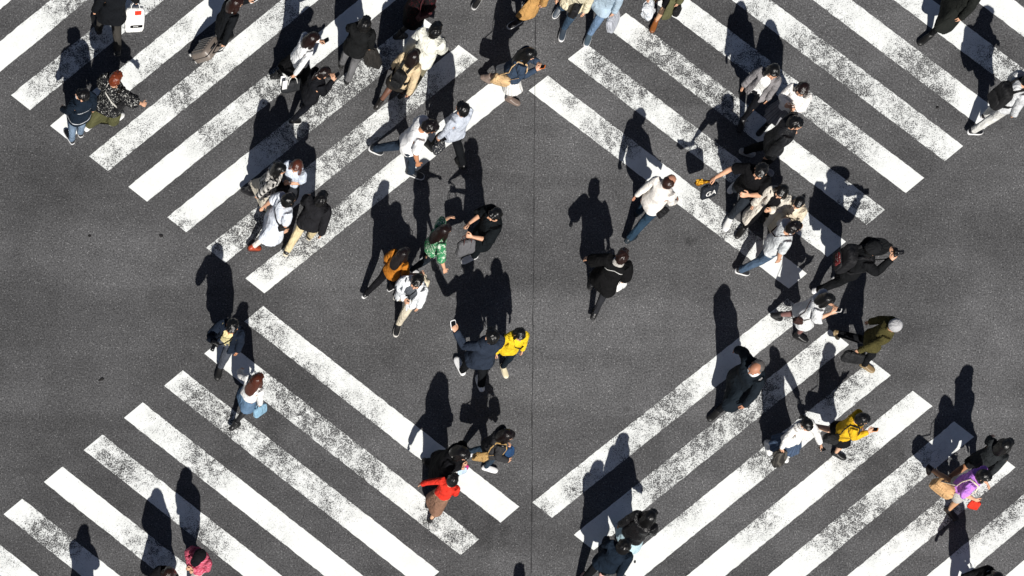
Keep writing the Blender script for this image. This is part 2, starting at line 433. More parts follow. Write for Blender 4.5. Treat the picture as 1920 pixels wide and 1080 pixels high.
ARM = {  # forward flexion, abduction, elbow flexion, inward turn of the forearm, finger curl
 'down': (2, 9, 14, 0, 0), 'back': (-28, 10, 12, 0, 0), 'fwd': (28, 8, 28, 0, 0), 'phone': (26, 4, 98, 32, 25), 'phone_out': (55, 18, 55, 0, 25),
 'bag': (3, 10, 10, 0, 45), 'bagback': (-22, 14, 8, 0, 45), 'bagfwd': (25, 8, 20, 0, 45), 'fold': (22, 8, 92, 60, 30), 'camera': (58, 16, 98, 42, 35), 'shoot': (52, 10, 84, 40, 40),
 'strap': (10, 14, 118, 30, 40), 'out': (8, 42, 18, 0, 5), 'pull': (-32, 16, 6, 0, 50), 'outfwd': (40, 34, 18, 0, 5), 'carry': (6, 9, 98, 52, 40), 'hold': (20, 9, 72, 30, 45),
}
def pose(st=24, ph=1, lean=4, twist=None, L='swing', R='swing', head=(0, 6), kick=0, crouch=0):
    """bone matrices (R, t) for a walking / standing figure; ph=+1: left leg in front"""
    st = st*0.70 if st > 12 else st
    M = [None]*len(BONES); pel = np.array([0, 0, 0.93])
    def setb(n, Rm, rest, pos): M[BI[n]] = (Rm, pos - Rm @ rest)
    setb('pelvis', np.eye(3), pel, pel)
    tw = D2R(twist if twist is not None else -ph*st*0.22)
    Rc = Ry(D2R(lean)) @ Rz(tw); setb('chest', Rc, WAIST, WAIST)
    tc = M[BI['chest']][1]
    nk = Rc @ NECK + tc
    Rh = Rz(D2R(head[0])) @ Ry(D2R(lean*0.3 + head[1])); setb('head', Rh, NECK, nk)
    grips = {}
    for S, s, spec in (('L', 1, L), ('R', -1, R)):
        front = (ph*s > 0)
        if spec == 'swing': spec = 'back' if front else 'fwd'
        sc = min(1, st/24.0) if spec in ('back', 'fwd') else 1
        a = ARM[spec] if isinstance(spec, str) else spec
        f, ab, el, inn, cu = a; f *= sc; f = D2R(f); ab = D2R(ab); el = D2R(el); inn = D2R(inn)
        up = np.array([math.sin(f)*math.cos(ab), s*math.sin(ab), -math.cos(f)*math.cos(ab)])
        g = f + el
        fo = np.array([math.sin(g)*math.cos(inn), s*(math.sin(ab)*0.7 - math.sin(inn)), -math.cos(g)]); fo /= np.linalg.norm(fo)
        ra = sy(AA, s); sh = Rc @ sy(SH, s) + tc
        Ru = Rc @ minrot(ra, up); setb('upper'+S, Ru, sy(SH, s), sh)
        eb = sh + Ru @ (ra*L_UP); Rf = Rc @ minrot(ra, fo); er = sy(SH + AA*L_UP, s); setb('fore'+S, Rf, er, eb)
        wr_r = sy(SH + AA*L_ARM, s); wr = eb + Rf @ (ra*L_FO); setb('hand'+S, Rf, wr_r, wr)
        cax = np.cross(ra, sy(NN, s))
        k1 = sy(SH + AA*(L_ARM + .09), s); R1 = Rf @ axrot(cax, D2R(cu)); p1 = wr + Rf @ (k1 - wr_r); setb('fing'+S, R1, k1, p1)
        k2 = sy(SH + AA*(L_ARM + .122) + NN*.008, s); R2 = R1 @ axrot(cax, D2R(cu*1.3)); p2 = p1 + R1 @ (k2 - k1); setb('ftip'+S, R2, k2, p2)
        grips[S] = (wr + Rf @ (ra*0.085 + sy(NN, s)*0.022), Rf, Rf @ ra)
        if front: h, k, p = st*1.0, 7 + st*.15, 4
        else: h, k, p = -st*0.75, 10 + st*.75 + kick, 8
        if st < 6: h, k, p = (2, 4, 0) if front else (-2, 4, 0)
        h += crouch; k += crouch*2
        h, k = D2R(h), D2R(k)
        Rt = Ry(-h); setb('thigh'+S, Rt, sy(HIP, s), sy(HIP, s))
        kn = sy(HIP, s) + Rt @ sy(KNEE - HIP, s)
        Rs = Ry(-(h - k)); setb('shin'+S, Rs, sy(KNEE, s), kn)
        an = kn + Rs @ sy(ANK - KNEE, s)
        if front: fp = D2R(-6 if st > 8 else 0)
        else: fp = (k - h) * (0.85 if st > 8 else 0)
        Rfo = Ry(fp) @ Rz(D2R(6*s)); setb('foot'+S, Rfo, sy(ANK, s), an)
        grips['foot'+S] = an
    return M, grips
def skinpts(P, W, M):
    out = np.zeros_like(P)
    for i, m in enumerate(M):
        w = W[:, i]
        k = w > 1e-5
        if k.any(): out[k] += w[k, None] * (P[k] @ m[0].T + m[1])
    return out
# ------------------------------------------------------------------ garment / hair / shoe templates (rest pose)
TP = {}
def sleeves(b, end, r0, r1, cuff=None):
    for s in (1, -1):
        ts = [-.05, .03, .12, .22, .30, .40, .50, .535]; ts = [t for t in ts if t < end] + [end]
        rr = [r0 + (r1 - r0)*max(0, t)/max(end, .01) for t in ts]
        if cuff: rr[-1] = cuff
        b.tube([sy(arm(t), s) for t in ts], rr, 14)
def torso(b, hem, o, flare=0.0, gap=None, top=1.435, waist=0.0):
    R = [(0.86, .158, .112, -.005), (0.95, .160, .112, -.008), (1.05, .142 - waist, .100 - waist*.6, 0), (1.15, .148 - waist*.5, .104, 0.003),
         (1.25, .162, .114, 0.003), (1.33, .166, .110, -.002), (1.385, .158, .094, -.006), (1.415, .112, .075, -.01), (top, .068, .060, -.012)]
    rings = []
    zz = [z for z in np.arange(hem, 0.85, 0.07)]
    for z in zz:
        k = (0.86 - z); rings.append((z, .160 + flare*k, .118 + flare*k, -.003))
    rings += [r for r in R if r[0] > hem + .02]
    if hem >= .86: rings.insert(0, (hem, rings[0][1], rings[0][2], rings[0][3]))
    lo = rings[0]; out = []
    for z, hy, hx, cx in rings:
        oo = o if z < 1.40 else o*0.55
        out.append(sring(z, hy + oo, hx + oo, cx) if gap is None else cring(z, hy + oo, hx + oo, gap if z < 1.36 else gap*1.15, .032, cx))
    b.loft(out)
def collar(b, r=.068, h=.03):
    b.loft([sring(1.415, r+.018, r+.008, -.012), sring(1.445, r+.004, r-.002, -.012), sring(1.445 + h, r+.002, r-.004, -.016)])
def hood(b): b.ell((-.085, 0, 1.435), (.055, .095, .045)); b.ell((-.12, 0, 1.40), (.04, .08, .05))
def T(name, mb, voxel, faces, mode, smooth=2, fold=.008, seed=0):
    t = remesh(mb, voxel, faces, smooth, fold, seed); t['w'] = weights(t['rest'], mode); TP[name] = t

def build_templates():
    T('body', body_mb(), .0048, 11000, 'body', 1, 0)
    def top(name, hem, o, slv, r0, r1, flare=0.0, gap=None, col=None, hd=False, mode='top', faces=2600, cuff=None, waist=0, fold=.011):
        b = MB(); torso(b, hem, o, flare, gap, waist=waist); sleeves(b, slv, r0, r1, cuff)
        if col: collar(b, *col)
        if hd: hood(b)
        for s in (1, -1): b.ell((0, .150*s, 1.375), (.07 + o*.5, .05 + o*.4, .045 + o*.3))
        T(name, b, .010, faces, mode, 3, fold, seed=len(TP)*3.7)
    top('tee', .80, .022, .215, .074, .080, .05)
    top('shirt', .79, .022, .535, .068, .042, .06, col=(.062, .026), cuff=.036)
    top('sweater', .80, .030, .535, .076, .052, .0, cuff=.040)
    top('crop', .93, .022, .535, .072, .050, 0, cuff=.036)
    top('blouse', .86, .024, .30, .078, .085, 0.1, waist=.01)
    top('jacket', .76, .036, .54, .080, .056, .10, col=(.066, .034))
    top('hoodie', .80, .040, .54, .084, .060, .0, hd=True, cuff=.044)
    top('blazer', .74, .034, .54, .076, .052, .12, gap=.42, col=None)
    top('openshirt', .76, .040, .54, .080, .056, .10, gap=.5, hd=True)
    top('coat', .44, .040, .54, .082, .058, .18, col=(.068, .036), mode='skirt', faces=3400)
    top('opencoat', .46, .040, .54, .082, .060, .20, gap=.45, mode='skirt', faces=3600)
    top('dress', .46, .024, .22, .076, .086, .32, mode='skirt', faces=3200, waist=.0)
    top('longdress', .22, .026, .53, .074, .056, .26, mode='skirt', faces=3400, waist=.01)
    top('tunic', .60, .034, .34, .090, .110, .16, mode='skirt', faces=3000)
    top('suitcoat', .70, .034, .54, .078, .054, .16, col=(.066, .03))
    top('under', .84, .006, .12, .060, .060, 0, fold=.003, faces=1500)
    def legs(name, zs, crotch=True, faces=2200, fold=.008):
        b = MB(); b.loft([sring(z, hy, hx, cx) for z, hy, hx, cx in [(.815, .135, .105, 0), (.86, .172, .126, -.004), (.93, .172, .122, -.01), (1.0, .150, .106, 0), (1.03, .146, .102, 0)]])
        for s in (1, -1):
            b.tube([(x, .09*s*(1 if z < .7 else .96), z) for x, z, r in zs], [r for x, z, r in zs], 16)
        T(name, b, .010, faces, 'trousers', 3, fold, seed=len(TP)*2.9)
    legs('trousers', [(0, .90, .096), (.004, .80, .096), (.012, .64, .084), (.012, .49, .070), (-.006, .36, .070), (-.016, .20, .060), (-.016, .055, .060)])
    legs('slim', [(0, .90, .095), (.004, .80, .092), (.012, .64, .076), (.012, .49, .060), (-.008, .37, .062), (-.018, .20, .049), (-.018, .085, .043)])
    legs('wide', [(0, .90, .10), (.004, .80, .108), (.012, .64, .108), (.012, .49, .106), (0, .36, .108), (-.012, .20, .112), (-.012, .10, .115)])
    legs('shorts', [(0, .90, .10), (.004, .80, .104), (.01, .66, .104), (.01, .60, .108)], faces=1300)
    def skirt(name, hem, fl, faces=1800, pleat=0):
        b = MB(); R = []
        for z in list(np.arange(hem, .90, .06)) + [.92, 1.0, 1.035]:
            k = max(0, .93 - z); r = (.166 + fl*k, .124 + fl*k) if z < .97 else (.148, .104)
            ring = sring(z, r[0], r[1], -.004, n=48, e=.95)
            if pleat:
                ring = [((x+.004)*(1 + pleat*k*(1 if i % 4 < 2 else -1)) - .004, y*(1 + pleat*k*(1 if i % 4 < 2 else -1)), zz) for i, (x, y, zz) in enumerate(ring)]
            R.append(ring)
        b.loft(R); T(name, b, .010, faces, 'skirt', 1, .006, seed=len(TP))
    skirt('mini', .62, .22); skirt('skirt', .48, .22); skirt('midi', .34, .16); skirt('pleated', .47, .24, 2600, .10); skirt('longmidi', .26, .08)
    # hair
    def hair(name, parts, mode='hair', faces=1500, fold=.004, voxel=.0075):
        b = MB()
        for p in parts:
            if p[0] == 'e': b.ell(p[1], p[2])
            else: b.tube(p[1], p[2], 12)
        t = remesh(b, voxel, faces, 2, 0)
        # combed locks: displacement in strands running down from the crown
        co = t['co']; d = []
        for q in t['rest']:
            a = math.atan2(q[1], q[0] + .02); d.append(fold*(0.5*mnoise.noise(Vector((q[0]*38, q[1]*38, q[2]*20))) + 1.2*mnoise.noise(Vector((a*5.5, q[2]*4, 1.3))) + mnoise.noise(Vector((a*13, q[2]*7, 5.1)))))
        c = co - np.array([-.015, 0, 1.60]); c /= np.linalg.norm(c, axis=1)[:, None]
        t['co'] = co + c*np.array(d)[:, None]; t['w'] = weights(t['rest'], mode); TP[name] = t
    hair('thin', [('e', (-.034, 0, 1.618), (.082, .087, .088)), ('e', (-.05, 0, 1.59), (.06, .084, .08))], 'headonly', 900, .004)
    cap = ('e', (-.018, 0, 1.634), (.098, .088, .098)); back = ('e', (-.05, 0, 1.585), (.064, .080, .085))
    fringe = ('e', (.052, 0, 1.672), (.046, .068, .034))
    hair('short', [cap, back, fringe, ('e', (-.01, .066, 1.60), (.03, .022, .04)), ('e', (-.01, -.066, 1.60), (.03, .022, .04))], 'headonly', 1700, .011)
    hair('buzz', [('e', (-.014, 0, 1.630), (.096, .083, .094)), ('e', (-.04, 0, 1.59), (.066, .076, .08))], 'headonly', 900, .001)
    hair('rim', [('e', (-.045, 0, 1.600), (.066, .084, .062))], 'headonly', 800, .003)
    hair('bob', [cap, fringe, ('e', (-.035, 0, 1.565), (.082, .104, .105)), ('e', (.025, .078, 1.55), (.045, .024, .075)), ('e', (.025, -.078, 1.55), (.045, .024, .075))], 'headonly', 1900, .009)
    longb = ('t', [(-.03, 0, 1.66), (-.055, 0, 1.56), (-.085, 0, 1.45), (-.115, 0, 1.34), (-.130, 0, 1.25), (-.13, 0, 1.20)],
             [(.085, .075), (.102, .070), (.112, .052), (.108, .038), (.085, .028), (.04, .015)])
    side = lambda s: ('t', [(0, .070*s, 1.63), (.010, .088*s, 1.55), (.02, .095*s, 1.46), (.055, .100*s, 1.37), (.08, .098*s, 1.29)], [.03, .034, .036, .032, .015])
    hair('long', [cap, fringe, longb, side(1), side(-1)], 'hair', 2200, .008)
    hair('shoulder', [cap, fringe, ('t', [(-.03, 0, 1.66), (-.05, 0, 1.56), (-.075, 0, 1.46), (-.09, 0, 1.39)], [(.085, .075), (.104, .072), (.108, .055), (.06, .03)]),
         ('t', [(0, .07, 1.63), (.01, .09, 1.55), (.01, .095, 1.46), (.02, .08, 1.40)], [.03, .035, .036, .018]), ('t', [(0, -.07, 1.63), (.01, -.09, 1.55), (.01, -.095, 1.46), (.02, -.08, 1.40)], [.03, .035, .036, .018])], 'hair', 1900, .007)
    hair('tied', [cap, back, fringe, ('e', (-.118, 0, 1.63), (.036, .036, .034)), ('t', [(-.115, 0, 1.625), (-.150, 0, 1.56), (-.145, 0, 1.47), (-.125, 0, 1.40)], [.025, .034, .032, .012])], 'hair', 1500, .005)
    hair('bun', [cap, back, fringe, ('e', (-.085, 0, 1.725), (.045, .045, .04))], 'headonly', 1300, .005)
    # hats
    def hat(name, parts): 
        b = MB()
        for f in parts: f(b)
        t = remesh(b, .007, 1300, 2, .002); t['w'] = weights(t['rest'], 'headonly'); TP[name] = t
    dome = lambda b: b.ell((-.012, 0, 1.652), (.108, .096, .088))
    def brim(b): b.loft([sring(1.640, .080, .10, .075, e=.95), sring(1.652, .080, .10, .075, e=.95)])
    hat('cap', [dome, brim])
    hat('beanie', [lambda b: b.ell((-.016, 0, 1.650), (.112, .100, .096)), lambda b: b.loft([sring(1.605, .099, .111, -.016, e=1), sring(1.645, .102, .114, -.016, e=1)])])
    def bigbrim(b): b.loft([sring(1.650, .125, .17, .035, e=1), sring(1.662, .125, .17, .035, e=1)])
    hat('brimcap', [dome, bigbrim])
    # shoes
    for s, S in ((1, 'L'), (-1, 'R')):
        def shoe(name, high, ww=1.0, kind=0):
            b = MB(); c = lambda x: sy(np.array([x, .092 + .012*max(0, x)/.1, 0]), s)
            R = []
            for x, hw, zt in ((-.088, .024, .055), (-.07, .038, .075), (-.03, .043, .080), (.03, .045, .078), (.08, .049, .060), (.13, .049, .047), (.17, .042, .040), (.195, .022, .030)):
                cy = (.092 + .05*max(0, x))*s; n = 16
                R.append([(x, cy + hw*ww*math.copysign(abs(math.cos(t))**.7, math.cos(t)), zt/2 + zt/2*math.copysign(abs(math.sin(t))**.7, math.sin(t))) for t in [2*math.pi*i/n for i in range(n)]])
            b.loft(R)
            zt = (.10, .20, .30)[high]
            b.tube([(-.03, .09*s, .03), (-.026, .09*s, .07), (-.020, .09*s, zt)], [.044, .044, .048 + .008*high], 12)
            t = remesh(b, .0075, 620, 2, 0); t['w'] = weights(t['rest'], 'foot'+S); TP[name+S] = t
        shoe('shoe', 0); shoe('boot', 1, 1.02)
        R = []; out = [(-.094, .018), (-.075, .040), (-.03, .047), (.03, .049), (.08, .053), (.13, .053), (.17, .047), (.196, .028), (.203, .010)]
        def edge(x, hw, sd): return (x, (.092 + .05*max(0, x))*s + hw*sd)
        loop = [edge(x, hw, 1) for x, hw in out] + [edge(x, hw, -1) for x, hw in out[::-1]]
        b = MB(); b.loft([[(x, y, z) for x, y in loop] for z in (-.004, .006, .020, .026)]); V, FF = b.arrays()
        TP['sole'+S] = {'co': V, 'rest': V.copy(), 'f': FF, 'w': weights(V, 'foot'+S)}

# ------------------------------------------------------------------ mesh objects
def mesh_obj(name, V, F, mat, parent=None, rest=None, smooth=True):
    me = bpy.data.meshes.new(name)
    me.from_pydata(np.asarray(V, float).tolist(), [], F)
    if smooth: me.polygons.foreach_set('use_smooth', [True]*len(me.polygons))
    if rest is not None:
        a = me.attributes.new('rest', 'FLOAT_VECTOR', 'POINT'); a.data.foreach_set('vector', np.ascontiguousarray(rest, dtype=np.float32).ravel())
    me.materials.append(mat); me.update()
    o = bpy.data.objects.new(name, me); COL.objects.link(o)
    if parent: o.parent = parent
    return o
def empty(name, loc, label=None, cat=None, group=None, rz=0):
    o = bpy.data.objects.new(name, None); COL.objects.link(o); o.location = loc; o.rotation_euler = (0, 0, rz)
    o.empty_display_size = 0.1
    if label: o['label'] = label
    if cat: o['category'] = cat
    if group: o['group'] = group
    return o

class Fig: pass
def person(f, h, label, ht=1.66, wd=1.0, st=24, ph=1, lean=5, L='swing', R='swing', head=(0, 8), top=None, under=None, bottom=None,
           shoes=('shoe', '17171a', '17171a'), hair=('short', '151110'), hat=None, tone='dba98a', legs=None, kick=0, mask=None, twist=None, dx=0, headscale=1.07, scarf=None):
    M, gr = pose(st, ph, lean, twist, L, R, head, kick)
    wd = wd*1.06; sc = ht/1.715; S = np.array([sc*wd, sc*wd, sc])
    # feet on the road, midway between the two ankles over the given spot
    lo = 1e9
    for s in 'LR':
        t = TP['sole'+s]; p = skinpts(t['co'], t['w'], M); lo = min(lo, p[:, 2].min())
    mid = (gr['footL'] + gr['footR'])/2
    off = np.array([-mid[0] - .05, 0, -lo])
    X, Y = G(*f); F = Fig(); F.h = D2R(h); F.loc = np.array([X, Y, 0.0]); F.M = M; F.gr = gr; F.off = off; F.S = S
    root = empty('person', (X, Y, 0), label, 'person', 'pedestrians on the crossing', F.h); F.root = root
    # the head a little larger (hair volume)
    hs = headscale
    def put(name, tn, mat, puff=0.0):
        t = TP[tn]; co = t['co']
        if hs != 1.0 and tn in HEADY:
            k = sstep(co[:, 2], 1.49, 1.56)[:, None]; ctr = np.array([-.01, 0, 1.53]); co = co*(1-k) + (ctr + (co - ctr)*hs)*k
        P = (skinpts(co, t['w'], M) + off) * S
        return mesh_obj(name, P, t['f'], mat, root, t['rest'])
    put('body', 'body', skin(tone, legs))
    if bottom: put({'mini': 'skirt', 'midi': 'skirt', 'pleated': 'skirt', 'longmidi': 'skirt', 'slim': 'trousers', 'wide': 'trousers'}.get(bottom[0], bottom[0]), bottom[0], cloth(*bottom[1:]))
    if under: put('undershirt', 'under', cloth(*under))
    if top:
        nm = {'tee': 't_shirt', 'openshirt': 'jacket', 'opencoat': 'coat', 'crop': 'sweater', 'longdress': 'dress', 'suitcoat': 'jacket', 'hoodie': 'hoodie'}.get(top[0], top[0])
        put(nm, top[0], cloth(*top[1:]))
    for s in 'LR':
        sh = put('shoe', shoes[0]+s, shoemat(shoes[1], shoes[1])); so = put('sole', 'sole'+s, solid(shoes[2], .7, name='rubber_sole')); so.parent = sh
    if hair: put('hair', hair[0], hairmat(hair[1]))
    if hat: put('hat', hat[0], cloth(*hat[1:]))
    def rig(bone, P): m = M[BI[bone]]; return (np.asarray(P, float) @ m[0].T + m[1] + off)*S
    F.rig = rig
    def world(P):
        c, s = math.cos(F.h), math.sin(F.h); P = np.asarray(P, float)
        return np.stack([P[:, 0]*c - P[:, 1]*s + X, P[:, 0]*s + P[:, 1]*c + Y, P[:, 2]], 1)
    F.world = world
    def grip(Sd):
        g, Rf, d = gr[Sd]; return world(((g + off)*S)[None])[0]
    F.grip = grip
    def dirw(v): c, s = math.cos(F.h), math.sin(F.h); return np.array([v[0]*c - v[1]*s, v[0]*s + v[1]*c, v[2]])
    F.dirw = dirw
    if mask:
        b = MB(); b.ell((.080, 0, 1.548), (.034, .050, .034)); V, FF = b.arrays()
        mesh_obj('face_mask', rig('head', V), FF, solid(mask, .8, name='mask_fabric'), root, V)
    if scarf:
        b = MB(); b.loft([sring(1.39, .10, .09, -.005), sring(1.43, .095, .085, -.005), sring(1.475, .075, .07, -.01)]); V, FF = b.arrays()
        mesh_obj('scarf', rig('chest', V), FF, cloth(*scarf), root, V)
    return F
HEADY = ('body', 'short', 'buzz', 'rim', 'thin', 'bob', 'long', 'shoulder', 'tied', 'bun', 'cap', 'beanie', 'brimcap')

# ------------------------------------------------------------------ things people carry (top-level objects of their own)
def item(name, parts, label, cat, group=None):
    """parts: (part name, MB or (V,F), material, world-transform fn)"""
    geo = []
    for pn, mb, mat, fn in parts:
        V, F = mb.arrays(); W = fn(V); geo.append((pn, W, F, mat, V))
    allv = np.concatenate([g[1] for g in geo]); c = allv.mean(0); c[2] = allv[:, 2].min()
    group = group or {'bag': 'bags carried by the pedestrians', 'phone': 'phones held by the pedestrians', 'backpack': 'backpacks worn by the pedestrians', 'camera': 'cameras held by the pedestrians'}.get(cat)
    root = empty(name, tuple(c), label, cat, group)
    for pn, W, F, mat, V in geo: mesh_obj(pn, W - c, F, mat, root, V)
    return root
def strap_mb(pts, w=.016, t=.004):
    b = MB(); b.tube(pts, [(w, t)]*len(pts), 8); return b
def crumple(mb, amp, freq, seed):
    mb.v = [tuple(np.array(p) + amp*np.array([mnoise.noise(Vector((p[0]*freq+seed, p[1]*freq, p[2]*freq))), mnoise.noise(Vector((p[0]*freq, p[1]*freq+seed+9, p[2]*freq))), mnoise.noise(Vector((p[0]*freq, p[1]*freq, p[2]*freq+seed+5)))])) for p in mb.v]
    return mb
def dense_box(c, h, bev=.02, taper=1.0, nz=9):
    b = MB(); c = np.array(c, float); rings = []
    for i in range(nz):
        u = i/(nz-1); z = -h[2] + 2*h[2]*u
        s = 1 - .16*max(0, 1 - min(u, 1-u)*2*h[2]/bev)**2 if bev > 0 else 1; tp = 1 + (taper-1)*u; ring = []
        for k in range(36):
            t = 2*math.pi*k/36; ct, st = math.cos(t), math.sin(t); e = .35
            ring.append(c + np.array([h[0]*s*tp*math.copysign(abs(ct)**e, ct), h[1]*s*tp*math.copysign(abs(st)**e, st), z]))
        rings.append(ring)
    b.loft(rings); return b
def backpack(F, col, label, size=1.0, patch=None):
    ch = lambda V: F.world(F.rig('chest', V)); m = cloth(col, rough=.7)
    b = crumple(dense_box((-.225, 0, 1.18), (.075*size, .145*size, .21*size), .06, .9), .012, 9, 2)
    p = crumple(dense_box((-.31, 0, 1.09), (.028, .11*size, .10*size), .04), .008, 11, 4)
    parts = [('bag_body', b, m, ch), ('pocket', p, m, ch)]
    for s in (1, -1):
        parts.append(('strap', strap_mb([(-.19, .07*s, 1.38), (-.10, .085*s, 1.452), (.02, .095*s, 1.445), (.125, .10*s, 1.36), (.145, .11*s, 1.25), (.09, .165*s, 1.13), (-.10, .175*s, 1.05), (-.18, .12*s, 1.02)], .024, .007), m, ch))
    h = MB(); h.tube([(-.21, -.03, 1.385), (-.215, -.028, 1.425), (-.215, .028, 1.425), (-.21, .03, 1.385)], .008, 8)
    parts.append(('handle', h, m, ch))
    if patch:
        q = crumple(dense_box((-.345, 0, 1.16), (.012, .09, .07), .02), .015, 16, 8); parts.append(('patch', q, cloth(*patch), ch))
    return item('backpack', parts, label, 'backpack')
def shoulder_bag(F, col, label, s=1, size=(.10, .05, .09), z=.93, cross=True, strapcol=None, fwd=0.0, strap=True, name='shoulder_bag', out=.215, pat='plain', col2='101014'):
    ch = lambda V: F.world(F.rig('chest', V)); m = cloth(col, pat, col2, rough=.7)
    b = crumple(dense_box((fwd, s*out, z), (size[0], size[1], size[2]), .04, .88), .01, 10, 3)
    fl = crumple(dense_box((fwd, s*(out + size[1]*.75), z + size[2]*.35), (size[0]*.93, size[1]*.4, size[2]*.6), .03), .006, 10, 6)
    o = -s if cross else s
    q = .06 if cross else .10
    st = strap_mb([(fwd - size[0]*.8, s*out, z + size[2]*.8), (-.13, s*.12 if cross else s*.19, 1.15), (-.145, o*.02 if cross else s*.16, 1.30), (-.09, o*q, 1.425), (.0, o*(q+.02), 1.462), (.09, o*q, 1.41),
                   (.15, o*.02 if cross else s*.15, 1.29), (.145, s*.12 if cross else s*.19, 1.13), (fwd + size[0]*.8, s*out, z + size[2]*.8)], .014, .005)
    return item(name, [('bag_body', b, m, ch), ('flap', fl, m, ch)] + ([('strap', st, cloth(strapcol or col, rough=.7), ch)] if strap else []), label, 'bag')
def hand_bag(F, S, col, label, size=(.15, .05, .12), drop=.16, name='handbag', handle=None, ang=None, pat='plain', col2='101014', taper=.88, mark=None, soft=.012, cat='bag', bar=None, tilt=-24, text=None):
    g = F.grip(S); a = F.h if ang is None else D2R(ang); R = Rz(a) @ (Rx(D2R(tilt)) if math.cos(a) >= 0 else Rx(D2R(-tilt)))
    fn = lambda V: np.asarray(V) @ R.T + g
    zt = -drop; b = crumple(dense_box((0, 0, zt - size[2]), size, .03, taper), soft, 9, sum(map(ord, label)) % 17)
    m = cloth(col, pat, col2, rough=.65); hm = cloth(handle or col, rough=.6)
    parts = [('bag_body', b, m, fn)]
    for y in (-1, 1):
        h = MB(); w = size[0]*.5*taper; h.tube([(-w, y*size[1]*.8, zt-.03), (-w*.8, y*size[1]*.6, zt+drop*.55), (-w*.25, y*.012, zt+drop-.004), (w*.25, y*.012, zt+drop-.004), (w*.8, y*size[1]*.6, zt+drop*.55), (w, y*size[1]*.8, zt-.03)], .007, 8)
        parts.append(('handle', h, hm, fn))
    if mark:
        for y in (-1, 1):
            k = MB(); k.box((mark[1], y*size[1]*1.03, zt - size[2] + mark[2]), (mark[3], .004, mark[4]), .003); parts.append(('printed_panel', k, cloth(mark[0]), fn))
    if bar:
        for y in (-1, 1):
            k = MB(); k.box((bar[1], y*size[1]*1.03, zt - size[2] + bar[2]), (bar[3], .004, bar[4]), .003); parts.append(('printed_panel', k, cloth(bar[0]), fn))
            k = MB()
            for i in range(7): k.box((bar[1] - .05 + i*.012, y*(size[1]*1.03+.005), zt - size[2] + bar[2] + (.003 if i % 3 == 1 else 0)), (.0042, .002, .006 + .003*(i in (0, 6))), .001)
            parts.append(('lettering', k, cloth('f4f4f2'), fn))
    if text:
        for y in (-1, 1): parts.append(('lettering', text_mb(text, size[2]*1.1, [(-y, 0, 0), (0, 0, y), (0, 1, 0)], (0, y*(size[1] + .012), zt - size[2]), .004), cloth('f2f2f0'), fn))
    return item(name, parts, label, cat)
def text_mb(s, size, M3, off, depth=.0015):
    cu = bpy.data.curves.new('tmp_text', 'FONT'); cu.body = s; cu.size = size; cu.extrude = depth; cu.align_x = 'CENTER'; cu.align_y = 'CENTER'
    ob = bpy.data.objects.new('tmp_text', cu); COL.objects.link(ob)
    me = bpy.data.meshes.new_from_object(ob.evaluated_get(bpy.context.evaluated_depsgraph_get()))
    b = MB(); b.add([tuple(np.array(M3) @ np.array(v.co) + np.array(off)) for v in me.vertices], [tuple(q.vertices) for q in me.polygons])
    bpy.data.objects.remove(ob); bpy.data.curves.remove(cu); bpy.data.meshes.remove(me); return b
def phone(F, S, col, label, tilt=35, name='phone', size=(.038, .075)):
    g = F.grip(S) + F.dirw(np.array([.02, 0, .03])); R = Rz(F.h) @ Ry(D2R(-tilt - 10)); fn = lambda V: np.asarray(V) @ R.T + g
    a = dense_box((0, 0, 0), (size[1], size[0], .006), .004); s = MB(); s.box((0, 0, .0075), (size[1]*.82, size[0]*.84, .0012), .0006)
    return item(name, [('case', a, solid(col, .35, name='phone_case'), fn), ('screen', s, solid('0b0c10', .12, name='phone_glass'), fn)], label, 'phone')
def camera_item(F, S, label, big=1.0):
    g = (F.grip('L') + F.grip('R'))/2 if S == 'both' else F.grip(S)
    R = Rz(F.h); fn = lambda V: np.asarray(V)*big @ R.T + g
    b = dense_box((0, 0, .01), (.035, .068, .045), .015); p = dense_box((0, 0, .062), (.028, .026, .014), .01)
    l = MB(); l.tube([(.03, 0, .008), (.055, 0, .008), (.10, 0, .008), (.13, 0, .008)], [.036, .034, .034, .037], 16)
    st = MB(); n1 = F.world(F.rig('chest', np.array([(.0, .09, 1.46), (.0, -.09, 1.46), (.13, .07, 1.33), (.13, -.07, 1.33)])))
    def strap(a, c, sgn):
        e = g + R @ np.array([0, .07*sgn, .03])*big; t = MB(); t.tube([a, (a + c)/2 + [0, 0, .01], c, (c + e)/2 - [0, 0, .05], e], [(.010, .003)]*5, 8); return t
    bk = solid('0d0d0f', .4, name='camera_body'); idf = lambda V: np.asarray(V)
    return item('camera', [('camera_body', b, bk, fn), ('viewfinder', p, bk, fn), ('lens', l, solid('141416', .3, name='lens_barrel'), fn),
                           ('strap', strap(n1[0], n1[2], 1), cloth('121214'), idf), ('strap', strap(n1[1], n1[3], -1), cloth('121214'), idf)], label, 'camera')
# ------------------------------------------------------------------ road
def sheet(name, quads, z, mat, col=None, kind='structure'):
    V = []; F = []
    for q in quads:
        o = len(V); V += [(p[0], p[1], z) for p in q]; F.append(tuple(range(o, o + len(q))))
    me = bpy.data.meshes.new(name); me.from_pydata(V, [], F); me.materials.append(mat); me.update()
    ob = bpy.data.objects.new(name, me); COL.objects.link(ob); ob['kind'] = kind; return ob

